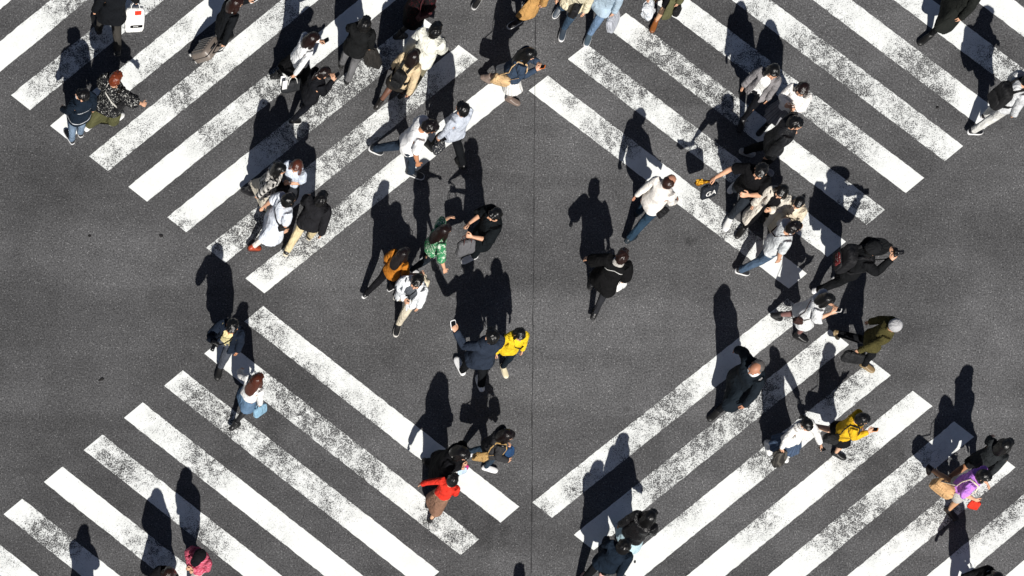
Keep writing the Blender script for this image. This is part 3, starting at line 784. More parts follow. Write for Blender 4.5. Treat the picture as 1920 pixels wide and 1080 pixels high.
def build_road():
    r = sheet('road', [[(-220, -220), (220, -220), (220, 220), (-220, 220)]], 0.0, mat_asphalt())
    r['label'] = 'dark grey asphalt road surface of the whole crossing'
    # long joint in the asphalt, slightly wandering
    L, Rr = [], []
    for i in range(0, 241):
        y = 12 - i*0.1; px = 1003.5 - (540 - (540 - y*PX) + 0)*0 
        X = G(1000 + (y*PX)*0.007, 540)[0] + .022*mnoise.noise(Vector((0, y*.7, 4))) + .008*mnoise.noise(Vector((0, y*2.9, 4))) + .004*mnoise.noise(Vector((3, y*9, 4)))
        w = .0035 + .016*abs(mnoise.noise(Vector((7, y*2.3, 1))))**1.3
        L.append((X - w, y)); Rr.append((X + w, y))
    s = sheet('road_joint', [[L[i], L[i+1], Rr[i+1], Rr[i]] for i in range(240)], 0.008, mat_seam())
    s['label'] = 'thin dark joint line running through the asphalt'
    paint = mat_paint()
    def crosswalk(label, k0, k1, T0, s0, T1, s1, w0, w1, wears):
        V = []; F = []; W = []; NX, NY = 96, 10
        for k in range(k0, k1 + 1):
            a = np.array(T0) + k*np.array(s0); b = np.array(T1) + k*np.array(s1); c = a + np.array(w0); d = b + np.array(w1)
            o = len(V)
            for j in range(NY + 1):
                v = j/NY
                for i in range(NX + 1):
                    u = i/NX; p = (a*(1-u) + b*u)*(1-v) + (c*(1-u) + d*u)*v
                    e = 1.3*mnoise.noise(Vector((p[0]*.09, p[1]*.09, 2)))
                    q = p + (np.array(w0)/46*e if j in (0, NY) else 0)
                    X, Y = G(*q); V.append((X, Y, .004))
                    w = 0
                    for (wx, wy, wr, ws) in wears:
                        dd = ((p[0]-wx)**2 + (p[1]-wy)**2)/(wr*wr)
                        if dd < 8: w += ws*1.05*math.exp(-dd*0.72)
                    edge = max(0, 1 - min(v, 1-v)/.16)
                    W.append((min(w, 1.1), edge, 0, 1))
            for j in range(NY):
                for i in range(NX):
                    n = o + j*(NX+1) + i; F.append((n, n+1, n+NX+2, n+NX+1))
        me = bpy.data.meshes.new('crosswalk'); me.from_pydata(V, [], F); me.materials.append(paint)
        at = me.attributes.new('wear', 'FLOAT_COLOR', 'POINT'); at.data.foreach_set('color', np.array(W, dtype=np.float32).ravel()); me.update()
        ob = bpy.data.objects.new('crosswalk', me); COL.objects.link(ob); ob['kind'] = 'structure'; ob['label'] = label
    UL = [(110,10,42,.6),(150,-5,40,.6),(110,135,50,.6),(70,160,34,.5),(170,88,46,.85),(285,20,42,.6),(255,45,30,.5),(270,140,36,.45),(300,115,30,.4),(345,50,28,.55),(225,285,42,.6),(190,310,30,.4),(270,235,36,.5),
          (335,182,30,1.0),(380,140,38,.7),(430,115,30,.4),(490,35,38,.55),(545,20,34,.7),(420,245,40,.7),(370,262,34,.5),(500,160,36,.8),(530,130,40,.8),(470,200,26,.35),(330,410,32,.45),(345,425,14,.5),(500,275,38,.55),(560,225,56,.9),(620,190,38,.65),
          (660,150,44,.95),(700,125,40,.95),(730,105,30,.7),(875,120,22,.75),(440,445,44,.8),(480,420,36,.7),(400,460,16,.5),(520,395,30,.4),(620,300,50,.7),(670,268,46,.8),(765,215,40,.8),(805,165,44,.8),(500,508,18,.85),(580,455,44,.75),(640,400,48,.85),(700,350,40,.5),(862,195,12,.9),(545,470,26,.6)]
    UR = [(1048,158,26,.65),(1072,195,16,.7),(1110,245,36,.6),(1150,262,38,.6),(1185,270,26,.5),(1300,378,26,.5),(1350,415,52,.7),(1400,445,34,.5),(1115,108,28,.7),(1150,145,44,.8),(1195,180,38,.6),(1290,250,42,.7),(1340,290,42,.6),(1400,345,44,.7),(1440,390,44,.85),(1500,430,34,.5),
          (1215,75,30,.45),(1240,105,42,.9),(1285,142,46,.9),(1330,190,40,.7),(1370,215,44,.8),(1590,385,34,.5),(1640,412,44,.9),(1320,40,40,.45),(1400,118,50,.8),(1440,140,34,.5),(1500,215,44,.6),(1560,262,50,.8),(1600,292,40,.6),(1420,10,40,.7),(1510,92,44,.75),(1560,135,54,.85),(1600,160,34,.6),(1700,240,50,.7),(1760,280,34,.5),(1640,195,34,.4),
          (1560,20,50,.5),(1700,112,46,.8),(1740,150,44,.7),(1770,180,30,.4),(1690,10,50,.5),(1860,105,50,.75),(1905,132,34,.6)]
    LL = [(480,598,40,.85),(520,632,30,.5),(560,685,36,.4),(640,760,52,.55),(700,770,34,.4),(600,690,26,.35),(520,720,44,.75),(565,775,46,.85),(600,800,34,.6),(660,850,50,.75),(700,880,30,.5),(740,900,34,.35),(800,965,30,.8),(860,1012,44,.95),(360,742,38,.8),(400,782,44,.8),(430,800,34,.6),(500,838,34,.7),(535,872,44,.75),(600,930,44,.5),(640,940,40,.4),
          (300,800,40,.5),(370,862,34,.85),(415,885,34,.6),(520,1000,34,.4),(200,858,40,.85),(240,888,36,.6),(290,900,30,.4),(360,1000,50,.6),(405,1020,40,.6),(290,1030,44,.75),(240,1000,30,.4),(90,1000,36,.85),(135,1015,40,.8),(60,980,26,.4),(10,1042,40,.6)]
    LR = [(1075,920,22,1.0),(1020,950,18,.95),(1105,888,26,.55),(1170,832,42,.6),(1230,770,40,.7),(1260,745,34,.65),(1300,700,40,.45),(1470,582,34,.85),(1490,570,20,.7),(1400,640,40,.3),(1150,1000,26,.5),(1200,902,40,.75),(1240,880,36,.75),(1290,838,44,.85),(1335,800,40,.85),(1390,770,34,.9),(1405,725,30,.6),(1440,745,38,.9),(1500,670,40,.5),(1530,650,30,.4),
          (1260,962,42,.6),(1290,930,34,.5),(1440,850,38,.75),(1400,870,30,.5),(1480,800,30,.4),(1545,742,34,.65),(1590,720,42,.7),(1620,690,30,.4),(1400,985,38,.7),(1440,960,34,.5),(1450,880,30,.4),(1580,852,42,.65),(1620,838,30,.8),(1700,748,26,.4),(1660,770,26,.4),(1540,1010,42,.65),(1585,975,44,.85),(1620,950,34,.5),(1700,880,34,.65),(1740,850,26,.5),
          (1640,1030,34,.4),(1700,960,46,.85),(1750,940,40,.7),(1790,890,30,.35),(1850,962,52,.9),(1890,935,40,.7),(1800,1000,40,.5)]
    crosswalk('worn white zebra stripes at the upper left, rising to the right', -3, 6, (20.5,178.5), (73.25,57.25), (485, -201.8), (75,57.3), (35.5,28), (36,27), UL)
    crosswalk('worn white zebra stripes at the upper right, falling to the right', 0, 10, (1027,142), (73.5,-59), (1513,513), (73.2,-59.8), (-36,28), (-34.5,28.5), UR)
    crosswalk('worn white zebra stripes at the lower left, falling to the right', 0, 9, (493,574), (-75.2,60.2), (973.5,950), (-75,61), (-35,29), (-35,30), LL)
    crosswalk('worn white zebra stripes at the lower right, rising to the right', 0, 10, (998,942), (78,61), (1477,560), (78,57.6), (37,29), (37,28.5), LR)
    # bits of litter on the road
    for (px, py, a, sx, sy_, h, lab) in [(190,712,25,.062,.022,.012,'dark scrap of litter lying on bare asphalt left of the lower-left stripes'), (168,443,10,.026,.020,.014,'small black pebble-like scrap on the open asphalt at left'),
                              (1248,921,40,0,0,0,''), (302,443,0,.04,.03,.010,'flat dark stain-coloured scrap on asphalt near the end of a worn stripe'), (1190,1054,60,.024,.014,.012,'tiny black scrap on a clean white stripe at the bottom'), (1757,202,30,.03,.018,.012,'small black scrap between stripes near the upper right corner')]:
        if not h: continue
        b = MB(); b.ell((0, 0, h*.6), (sx, sy_, h*.6), 12, 6); crumple(b, .012, 30, px); V, F = b.arrays(); V = V @ Rz(D2R(a)).T; V[:, 2] -= V[:, 2].min()
        o = mesh_obj('litter', V, F, solid('1c1a1a', .9, name='litter_scrap')); X, Y = G(px, py); o.location = (X, Y, .001); o['label'] = lab; o['category'] = 'litter'; o['group'] = 'scraps of litter on the road'

# ------------------------------------------------------------------ camera, sun, sky
def build_view():
    H = 46.0; dx, dy = 1320/PX, 1890/PX; w = 1920/PX
    cam = bpy.data.cameras.new('camera'); co = bpy.data.objects.new('camera', cam); COL.objects.link(co)
    co.location = (-dx, -dy, H); cam.sensor_width = 36; cam.lens = 36*H/w; cam.shift_x = dx/w; cam.shift_y = dy/w; cam.clip_end = 2000
    SC.camera = co
    el, az = D2R(40.5), D2R(-90)          # the sun stands in -Y
    sd = bpy.data.lights.new('sun', 'SUN'); sd.energy = SUN; sd.angle = D2R(0.5); sd.color = (1.0, .965, .91)
    so = bpy.data.objects.new('sun', sd); COL.objects.link(so)
    d = Vector((math.cos(el)*math.cos(az), math.cos(el)*math.sin(az), math.sin(el)))
    so.rotation_euler = d.to_track_quat('Z', 'Y').to_euler(); so.location = d*60
    w = bpy.data.worlds.new('World'); SC.world = w; w.use_nodes = True; nt = w.node_tree
    sky = nt.nodes.new('ShaderNodeTexSky'); sky.sky_type = 'NISHITA'; sky.sun_disc = False; sky.sun_elevation = el; sky.sun_rotation = D2R(180)
    sky.air_density = 0.36; sky.dust_density = 0.6; sky.ozone_density = 0.0
    bg = nt.nodes['Background']; bg.inputs[1].default_value = SKY; nt.links.new(sky.outputs[0], bg.inputs[0])
    v = SC.view_settings; v.view_transform = 'Standard'; v.look = 'None'; v.gamma = 1; v.exposure = EXPO
    SC.cycles.max_bounces = 4
SUN, SKY, EXPO = 5.0, 0.05, 0.31
# ------------------------------------------------------------------ people
BK = '17181b'; NAVY = '1c222d'; JEAN = '33404f'; JEANL = '6f8196'; WHITE = 'f6f7f7'; CREAM = 'dcd2bd'
def build_people():
    # ---- upper left
    F = person((200,72), 104, 'man in a wide black jacket carrying a white paper shopping bag', 1.76, 1.12, 18, 1, 6, L='bag', R=(4, 26, 10, 0, 45), top=('suitcoat', '16181c'), bottom=('trousers', '3d3b38'), shoes=('shoe', '1a1a1a', '2a2a2a'), hair=('short', '120e0c'))
    hand_bag(F, 'R', 'f2f2f0', 'white paper shopping bag with a red square and a black label strip', (.17, .06, .20), .10, 'shopping_bag', tilt=-42, ang=4, taper=1.0, mark=('d8402c', .05, .13, .06, .035), bar=('0e0e10', .03, -.10, .11, .022), soft=.006)
    F = person((140,252), 112, 'man in a white face mask and navy jacket with a pale line across its back', 1.60, 1.08, 5, -1, 1, top=('jacket', '1a2430', 'backline', 'dfe4e8'), bottom=('trousers', '74879c'), shoes=('shoe', '141416', 'e0e0e0'), hair=('short', '171210'), mask='eceef0', head=(55, 4))
    F = person((192,233), 42, 'red-haired person in a black speckled shirt and wide olive trousers', 1.74, 1.02, 12, -1, 0, L='down', R=(30, 40, 10, 0, 0), top=('tunic', '1b1b1e', 'fleck', 'b9b9b4'), bottom=('wide', '55553a'), shoes=('shoe', 'e6e6e2', 'eeeeee'), hair=('short', 'a04c2c'), head=(0, 4))
    shoulder_bag(F, '141417', 'black bag with pale straps slung on the red-haired person', -1, (.11, .05, .10), .98, True, 'c9c7c0')
    F = person((403,90), 14, 'person in a black blazer pulling a suitcase while looking at a phone', 1.64, 1.0, 18, 1, 6, L=(30,8,80,10,25), R=(-12,22,8,0,50), top=('blazer', '17191c'), under=('f0f0ee',), bottom=('trousers', '17181b'), shoes=('shoe', '131313', '131313'), hair=('shoulder', '3c2218'), head=(0, 14))
    phone(F, 'L', 'f0f0ee', 'white-framed phone held by the person with the suitcase', 30, size=(.052, .09)); SUIT.append(F)
    F = person((541,152), 12, 'woman in a loose white shirt and black skirt looking at a phone', 1.60, .98, 20, -1, 6, L='phone', R='bagback', top=('shirt', WHITE), bottom=('midi', '151517'), shoes=('boot', '141415', '141415'), hair=('shoulder', '2f1a12'), head=(0, 20), legs='181818')
    phone(F, 'L', '3a3a40', 'dark phone held by the woman in the loose white shirt', 30)
    hand_bag(F, 'R', '26282b', 'black handbag with a white end panel hanging from a white-sleeved arm', (.19, .06, .10), .10, handle='d9d9d6', ang=12, mark=('e8e8e6', -.15, .10, .045, .09))
    F = person((562,216), 22, 'woman in black with white side stripes on her top and bare ankles, holding a phone', 1.58, .98, 10, 1, 6, L='phone', R='phone', top=('jacket', '18191d', 'stripe', '1d1e22'), bottom=('slim', '181a20'), shoes=('shoe', '131314', 'e9e9e6'), hair=('tied', '2b1a13'), head=(0, 24))
    phone(F, 'R', '222226', 'black phone held by the woman with tied brown hair', 30)
    F = person((647,132), 72, 'man in a black jacket and grey trousers standing with his back turned', 1.64, 1.05, 8, 1, 2, L='fold', R='down', top=('jacket', '1b1c1d'), bottom=('trousers', '6b6b6d'), shoes=('shoe', '121212', '222222'), hair=('bob', '161210'))
    hand_bag(F, 'R', '2b2927', 'dark brown bag hanging beside the man in grey trousers', (.07, .17, .22), .05, ang=60, taper=.8)
    F = person((760,54), 25, 'woman in a black cape with a dark red patterned sleeve at the top edge', 1.62, 1.05, 14, 1, 4, L='carry', R='carry', top=('tunic', '1a1719', 'fleck', '5a1c22'), bottom=('skirt', '141416'), shoes=('boot', '141414', '141414'), hair=('shoulder', '181210'), legs='17171a')
    shoulder_bag(F, '4a2024', 'dark red shoulder bag worn over a black skirt', -1, (.12, .05, .10), .92, False)
    F = person((768,152), 60, 'man in a cream jacket and khaki trousers beside a woman with a backpack', 1.74, 1.1, 16, 1, 4, top=('jacket', 'ebebe0'), bottom=('trousers', '7d7763'), shoes=('shoe', 'e9e9e6', 'eeeeee'), hair=('short', '120e0c'))
    F = person((732,188), 48, 'woman in a beige jacket wearing a small black backpack', 1.58, 1.02, 22, -1, 5, L='down', R='bagback', top=('jacket', 'd6c09c'), bottom=('mini', '2d2a27'), shoes=('boot', '17130f', '17130f'), hair=('shoulder', '2a1710'), legs='6b4a3c')
    backpack(F, '17181a', 'small black backpack with thin straps on a beige jacket', .85)
    F = person((935,172), -18, 'woman in a denim jacket and white skirt looking at an orange phone', 1.60, 1.0, 26, -1, 7, L='phone', R='phone', top=('jacket', '39475a'), bottom=('skirt', 'e9e8e4', 'pleat', 'cfd0d0'), shoes=('boot', '7c6c63', '7c6c63'), hair=('long', '15100e'), head=(0, 16), legs='3c2c2a')
    phone(F, 'R', 'd9722a', 'orange phone held in front of a denim jacket', 30)
    shoulder_bag(F, 'd8b688', 'tan cloth tote swinging behind the woman in the denim jacket', -1, (.17, .06, .12), .86, False, fwd=-.16)
    F = person((740,308), -12, 'man in a white t-shirt and jeans in mid-stride, head bowed', 1.76, 1.1, 30, -1, 12, L='down', R=(12,14,20,0,10), top=('tee', 'f8f8f8', 'plain', '101014', .85, .6), bottom=('trousers', '2b3644'), shoes=('shoe', '1c2026', 'e8e8e8'), hair=('short', '1f1310'), tone='c98d68', head=(0, 26))
    F = person((832,292), 128, 'man in a pale blue shirt and black trousers walking away', 1.72, 1.05, 26, 1, 5, L='bag', R='down', top=('shirt', 'c3cad6'), bottom=('trousers', '15171a'), shoes=('shoe', '131313', '131313'), hair=('short', '130f0d'))
    hand_bag(F, 'L', '2b2d33', 'dark patterned bag carried by the man in the pale blue shirt', (.13, .05, .10), .10, pat='fleck', col2='b8b8b4', ang=40)
    F = person((484,381), -18, 'woman in a black and white plaid coat over a beige skirt', 1.58, 1.02, 22, -1, 6, top=('jacket', 'd8d5cf', 'plaid', '1a1a1c'), bottom=('midi', 'cbc3b3'), shoes=('boot', '17171a', '17171a'), hair=('shoulder', '120e0d'), legs='222222')
    F = person((531,372), 240, 'woman with wavy brown hair in a pale blue blouse', 1.58, .98, 14, 1, 4, L='carry', R='down', top=('blouse', 'cfd8e6'), bottom=('skirt', '2a2c31'), shoes=('shoe', '1c1c1c', '1c1c1c'), hair=('long', '764030'), head=(0, 10))
    hand_bag(F, 'L', '16161a', 'black bag on the arm of the woman with wavy brown hair', (.12, .05, .13), .06, ang=0)
    F = person((500,446), 24, 'woman in a loose white dress with red shoes and a black cross-body strap', 1.60, 1.08, 26, 1, 6, L='back', R='down', top=('dress', 'e0e6f0'), bottom=('slim', 'ece4dc'), shoes=('shoe', 'b04a2c', '5a2a20'), hair=('bob', '100d0d'), head=(0, 10))
    shoulder_bag(F, '1b1b1e', 'small black cross-body bag over a loose white dress', -1, (.08, .04, .06), 1.0, True)
    F = person((562,455), 58, 'man in a black jacket and beige trousers next to a white dress', 1.70, 1.08, 20, -1, 5, top=('jacket', '232326'), bottom=('trousers', 'd8c79f'), shoes=('shoe', '16140f', 'd9cfb8'), hair=('short', '17120f'))
    # ---- middle
    F = person((711,547), 38, 'woman with long brown hair in an orange top holding a cream handbag', 1.62, .92, 24, -1, 6, L='down', R=(8,20,95,-30,40), top=('blouse', 'b8742a'), bottom=('trousers', '18181b'), shoes=('shoe', '141416', 'e6e6e6'), hair=('long', '24140e'), head=(0, 8))
    hand_bag(F, 'R', 'dcd0b8', 'cream leather handbag held low by the woman in orange', (.19, .07, .13), .09, ang=-20)
    F = person((785,500), 12, 'woman in a green floral top with arms spread and white sneakers', 1.58, 1.0, 14, 1, 4, L='outfwd', R='out', top=('blouse', '3f8a5d', 'floral', 'dfe8d8'), bottom=('slim', '1f252c'), shoes=('shoe', 'efefee', 'f2f2f2'), hair=('long', '2c1810'), head=(10, 10))
    F = person((893,470), 195, 'man in a loose black t-shirt and white shoes holding a grey tote by brown handles', 1.70, 1.05, 8, 1, 3, L='hold', R='hold', top=('tunic', '15191c'), bottom=('trousers', '161b1e'), shoes=('shoe', 'ececec', 'f0f0f0'), hair=('short', '15100f'), head=(0, 10))
    hand_bag(F, 'L', '5d5d60', 'grey tote with brown handles held in front of a black t-shirt', (.17, .07, .15), .13, handle='4a2a28', ang=200)
    F = person((746,584), 246, 'man in an open white jacket over a grey shirt with beige trousers', 1.70, 1.05, 24, 1, 4, L='down', R='carry', top=('openshirt', 'eceff1'), under=('565a60',), bottom=('trousers', 'd3c9b4'), shoes=('shoe', '1a1a1c', 'd8d4cc'), hair=('short', '14100e'), head=(0, 6))
    shoulder_bag(F, '1d1f22', 'small black camera pouch on the man in the open white jacket', -1, (.07, .05, .07), 1.05, True)
    hand_bag(F, 'R', 'e4e6e8', 'folded white paper held by the man in the open white jacket', (.09, .008, .07), .01, 'paper', ang=60, soft=.008, taper=.95, cat='paper')
    F = person((880,706), 108, 'man in a navy overshirt and white shoes holding out a phone', 1.74, 1.12, 14, 1, 4, L=(30,30,95,0,25), R='down', top=('suitcoat', '2c3442'), bottom=('trousers', '15171a'), shoes=('shoe', 'eeeeee', 'f2f2f2'), hair=('short', '12100e'), head=(0, 10))
    phone(F, 'L', 'f2f2f2', 'white-framed phone held out by the man in navy', 20, size=(.05, .085))
    F = person((930,678), -80, 'person in a bright yellow top with a black sling strap beside the man in navy', 1.58, 1.0, 12, 1, 0, L='down', R='down', top=('sweater', 'e6c52c'), bottom=('trousers', '1a232b'), shoes=('shoe', 'e2d6b4', 'e8dfc8'), hair=('bob', '120e0d'), head=(0, 14))
    shoulder_bag(F, '15161a', 'black sling bag across a bright yellow top', 1, (.09, .04, .07), 1.0, True)
    F = person((812,893), -35, 'woman in a black coat with a pink pouch, partly behind the woman in red', 1.62, 1.14, 14, -1, 6, L='carry', R='carry', top=('coat', '17171a'), bottom=('trousers', '17171a'), shoes=('shoe', '121212', '121212'), hair=('shoulder', '1a100e'), head=(0, 22), scarf=('e8e6e2',))
    hand_bag(F, 'R', 'b03070', 'pink pouch held against a black coat', (.07, .035, .05), .03, 'pouch', ang=0)
    hand_bag(F, 'L', 'b8cce0', 'pale blue paper folder held against a black coat', (.09, .012, .07), .015, 'paper_folder', ang=20, soft=.003, cat='folder')
    F = person((894,867), -8, 'woman in a charcoal jacket, jeans and white shoes carrying a blue bag', 1.62, 1.0, 20, -1, 6, L='carry', R=(10,14,50,10,30), top=('jacket', '38383a'), under=('ededeb',), bottom=('slim', '2e3d4c'), shoes=('shoe', 'f0f0f0', 'f2f2f2'), hair=('shoulder', '22130f'), head=(0, 18))
    hand_bag(F, 'L', '22436b', 'dark blue cloth bag held by the woman in the charcoal jacket', (.10, .05, .11), .06, ang=30)
    shoulder_bag(F, 'b7955f', 'tan patterned bag swinging behind the charcoal jacket', -1, (.13, .06, .12), .95, False, fwd=-.2, pat='fleck', col2='8a6a3c')
    F = person((806,957), 62, 'woman in a red sweater and brown skirt with black loafers', 1.60, .92, 8, 1, 3, L=(-12,40,12,0,5), R='carry', top=('crop', 'e03a2c'), bottom=('longmidi', '8a6a58', 'plain'), shoes=('shoe', '141213', '141213'), hair=('bob', '1a0f0e'), head=(0, 14), legs='e0b08e')
    hand_bag(F, 'R', '54718a', 'folded blue denim jacket carried over the arm of the woman in red', (.07, .05, .14), .02, 'folded_jacket', ang=60, soft=.03, cat='jacket')
    # ---- left
    F = person((412,665), 245, 'man in a dark suit and grey trousers holding a camera at his chest', 1.74, 1.08, 22, 1, 4, L='down', R='camera', top=('blazer', '1c2431'), under=('dccf9c',), bottom=('trousers', '4b4f58'), shoes=('shoe', '131313', '131313'), hair=('short', '130e0d'), tone='c98d68', head=(0, 12))
    camera_item(F, 'R', 'black camera on a neck strap held by the man in the dark suit')
    F = person((448,776), 48, 'woman with long brown hair in a white sweater and blue denim skirt', 1.60, 1.0, 22, 1, 5, L=(10,34,30,0,10), R='bag', top=('crop', 'f0f0ee'), bottom=('mini', '5d7690'), shoes=('boot', '151517', '151517'), hair=('long', '6e3623'), legs='17171a')
    hand_bag(F, 'R', '86abc2', 'light blue tote hanging from the arm of the woman in the denim skirt', (.13, .04, .10), .07, ang=35, taper=1.0)
    # ---- right of the joint
    F = person((1190,422), 46, 'balding man in a white shirt and jeans walking alone', 1.68, 1.12, 20, 1, 6, top=('shirt', 'f2ede6', 'plain', '101014', .85, .4), bottom=('trousers', '2c4052'), shoes=('shoe', '1d2830', '1d2830'), hair=('thin', '4a3026'), tone='c08a70')
    shoulder_bag(F, '18181b', 'black waist bag under the white shirt of the balding man', -1, (.09, .05, .06), .92, False, strap=False)
    F = person((1110,560), 72, 'person in a black tunic with a thin white line round the shoulders', 1.68, 1.08, 22, 1, 6, L=(8,34,16,0,5), R='bag', top=('tunic', '151516', 'yoke', 'd8d8d4'), bottom=('slim', '2a2b2f'), shoes=('shoe', '151517', '2a2a2a'), hair=('short', '3a241a'), scarf=('b8b4ae',))
    hand_bag(F, 'R', 'f0f0ee', 'white tote hanging behind the person in the black tunic', (.11, .025, .08), .05, ang=35, taper=1.0)
    # ---- upper right crowd
    F = person((1392,202), 245, 'woman in an open grey blazer over a white shirt with black trousers', 1.66, 1.02, 26, 1, 4, L='down', R='down', top=('blazer', '8b888a'), under=('f0f0ee',), bottom=('slim', '17181c'), shoes=('shoe', '17171a', '17171a'), hair=('shoulder', '130e0d'), head=(20, 6))
    F = person((1450,232), 236, 'woman with long hair in a fluffy white sweater and grey pleated skirt, arms folded', 1.62, 1.02, 18, -1, 4, L='fold', R='fold', top=('sweater', 'f2efec'), bottom=('pleated', '85858a', 'pleat', '6d6d72'), shoes=('boot', '1b1b1d', '1b1b1d'), hair=('long', '2c1711'), head=(0, 16), scarf=('8c7a74', 'check', '3a3034'))
    hand_bag(F, 'R', '1a1a1c', 'black bag hanging in front of the grey pleated skirt', (.12, .05, .11), .10, ang=40)
    F = person((1414,306), -14, 'man in a black leather jacket with grey sneakers seen in profile', 1.72, 1.08, 10, -1, 5, top=('jacket', '1e1f22', 'plain', '101014', .55), bottom=('trousers', '16171a'), shoes=('shoe', '8b8b90', 'a8a8aa'), hair=('short', '120e0d'), head=(-10, 4))
    F = person((1370,384), 238, 'man in a black t-shirt with bare forearms carrying a dark bag and something yellow', 1.72, 1.15, 22, 1, 4, L=(20,14,95,50,8), R=(18,40,25,0,35), top=('tee', '141416'), bottom=('trousers', '2b3037'), shoes=('shoe', 'ececea', 'f0f0f0'), hair=('short', '120e0d'), head=(0, 10), tone='e0ab8a')
    hand_bag(F, 'R', '20242c', 'dark tote with white lettering held by the man in the black t-shirt', (.16, .05, .13), .10, ang=20, taper=1.0, text='GA'); BOUQ.append(F)
    F = person((1410,420), 240, 'woman in an open cream coat over black with a ripped knee', 1.66, 1.02, 20, -1, 4, L='carry', R='down', top=('opencoat', 'd9d2c6'), under=('17171a',), bottom=('slim', '141416'), shoes=('shoe', '141414', '141414'), hair=('shoulder', '110d0d'), head=(-10, 12), scarf=('1b1b1d',))
    F = person((1444,437), 235, 'woman in a cream tiered dress with a dark belt and grey shoes', 1.58, 1.0, 20, 1, 4, L='down', R='carry', top=('coat', 'e0d4bd', 'plain'), bottom=('skirt', 'd8c6a4', 'plaid', 'b49c78'), shoes=('shoe', 'a8a5a0', 'b8b5b0'), hair=('tied', '17110f'), head=(0, 14), legs='d9a78a')
    shoulder_bag(F, '3a302a', 'dark brown cross-body bag over the cream tiered dress', 1, (.10, .045, .06), 1.0, True)
    F = person((1410,498), 8, 'man in a pale grey t-shirt and jeans with a striped chest strap', 1.70, 1.05, 18, 1, 5, L='strap', R='down', top=('tee', 'd2d6d8'), bottom=('trousers', '4d6076'), shoes=('shoe', '2a2a2c', 'e6e6e6'), hair=('short', '1d1310'), head=(0, 12))
    shoulder_bag(F, '201a1c', 'black and red sling bag on the chest of the man in pale grey', 1, (.09, .05, .06), 1.16, True, fwd=.08, strapcol='3a1c20')
    F = person((1554,537), 4, 'photographer in black with a broad-brimmed cap raising a camera', 1.74, 1.12, 10, 1, 7, L='shoot', R='shoot', top=('jacket', '18191b'), bottom=('trousers', '17181a'), shoes=('shoe', 'e6e6e6', 'f0f0f0'), hair=('short', '120e0d'), hat=('brimcap', '1d1e20'), head=(0, -2))
    camera_item(F, 'both', 'black camera raised by the photographer in the cap', 1.1); backpack(F, '1a1a1d', 'full black backpack with red and white patches on the photographer', 1.15, ('6a2a2c', 'fleck', 'd8d4d0'))
    F = person((1476,616), -18, 'woman in a white knit top and dark shorts with tall black boots', 1.58, 1.02, 24, -1, 7, L='phone', R='phone', top=('tunic', 'dfe1e2'), bottom=('shorts', '33292a', 'check', '1c1618'), shoes=('boot', '141416', '141416'), hair=('shoulder', '0f0c0c'), legs='8a6560', head=(0, 18))
    phone(F, 'R', 'e8e8e6', 'phone in a white case held by the woman in the knit top', 30)
    shoulder_bag(F, '3a2420', 'small brown bag swinging behind the woman in the knit top', -1, (.09, .045, .07), .92, True, fwd=-.12)
    F = person((1594,664), -24, 'person in a grey beanie and olive shirt walking off to the right', 1.64, 1.02, 28, -1, 7, L='back', R='bagback', top=('jacket', '4f4a2c'), bottom=('trousers', '17181b'), shoes=('shoe', '8a7350', '9a8664'), hair=('buzz', '171210'), hat=('beanie', 'b4b4b6'), kick=25)
    hand_bag(F, 'R', '191a1c', 'long black bag swinging from the hand of the person in the beanie', (.20, .06, .10), .05, ang=-10)
    F = person((1368,742), 214, 'balding grey-haired man in a flapping black coat, striding', 1.76, 1.15, 30, 1, 6, L=(14,18,14,0,5), R=(-18,34,14,0,5), top=('coat', '1b2229'), under=('e8e8e6',), bottom=('trousers', '17181b'), shoes=('shoe', '121212', '121212'), hair=('thin', '8a8480'), tone='b57f64', head=(0, 10), scarf=('e6e6e6',))
    # ---- lower right
    F = person((1452,846), -65, 'woman in a white blouse with checked sleeves, a denim skirt and white shoes', 1.58, 1.0, 8, 1, -7, L=(26,26,40,10,10), R='bag', top=('sweater', 'f0efec'), bottom=('pleated', '4a5a72', 'pleat', '3b495e'), shoes=('shoe', 'e8e8e6', 'f0f0f0'), hair=('tied', '140f0e'), head=(0, 22), legs='e8e4e0', scarf=('d8d6d2', 'check', '2a2a2c'))
    hand_bag(F, 'R', '2a2826', 'black striped jacket draped from the hand of the woman in the denim skirt', (.11, .07, .17), .02, 'draped_jacket', ang=20, soft=.04, pat='stripe', col2='55524c', cat='jacket')
    phone(F, 'L', '1c1c20', 'black phone held by the woman with checked sleeves', 30)
    F = person((1540,832), -20, 'woman in a mustard yellow top and black skirt with a raised heel', 1.58, 1.0, 28, -1, 2, L='carry', R='phone', top=('sweater', 'e2b42a'), bottom=('mini', '16171a'), shoes=('shoe', '141416', '141416'), hair=('bob', '120e0d'), legs='e0b292', head=(0, 16), kick=35)
    phone(F, 'R', 'd9822c', 'orange phone held by the woman in mustard yellow', 30)
    shoulder_bag(F, '18191b', 'round black bag behind the mustard yellow top', -1, (.14, .07, .11), .90, False, fwd=-.2)
    F = person((1795,898), 34, 'woman in a dark grey top beside the woman in purple, one heel lifted', 1.62, 1.1, 28, -1, 8, top=('shirt', '2c2f31'), bottom=('shorts', '1a1a1c'), shoes=('boot', '201815', '201815'), hair=('shoulder', '120e0d'), legs='a87a5a', kick=30, scarf=('d9d9d9',), head=(0, 8))
    F = person((1758,929), -40, 'woman in a purple top and grey shorts with a red bag', 1.62, 1.06, 30, -1, 8, L='fwd', R=(12,10,62,25,30), top=('blouse', 'cc88ea'), bottom=('shorts', 'b4b2ae'), shoes=('shoe', '241a16', '3a2a22'), hair=('bob', '0f0c0c'), legs='d9a67e', kick=30, head=(0, 10))
    hand_bag(F, 'R', 'd8331f', 'red bag held in front of the purple top', (.10, .035, .08), .05, ang=-20)
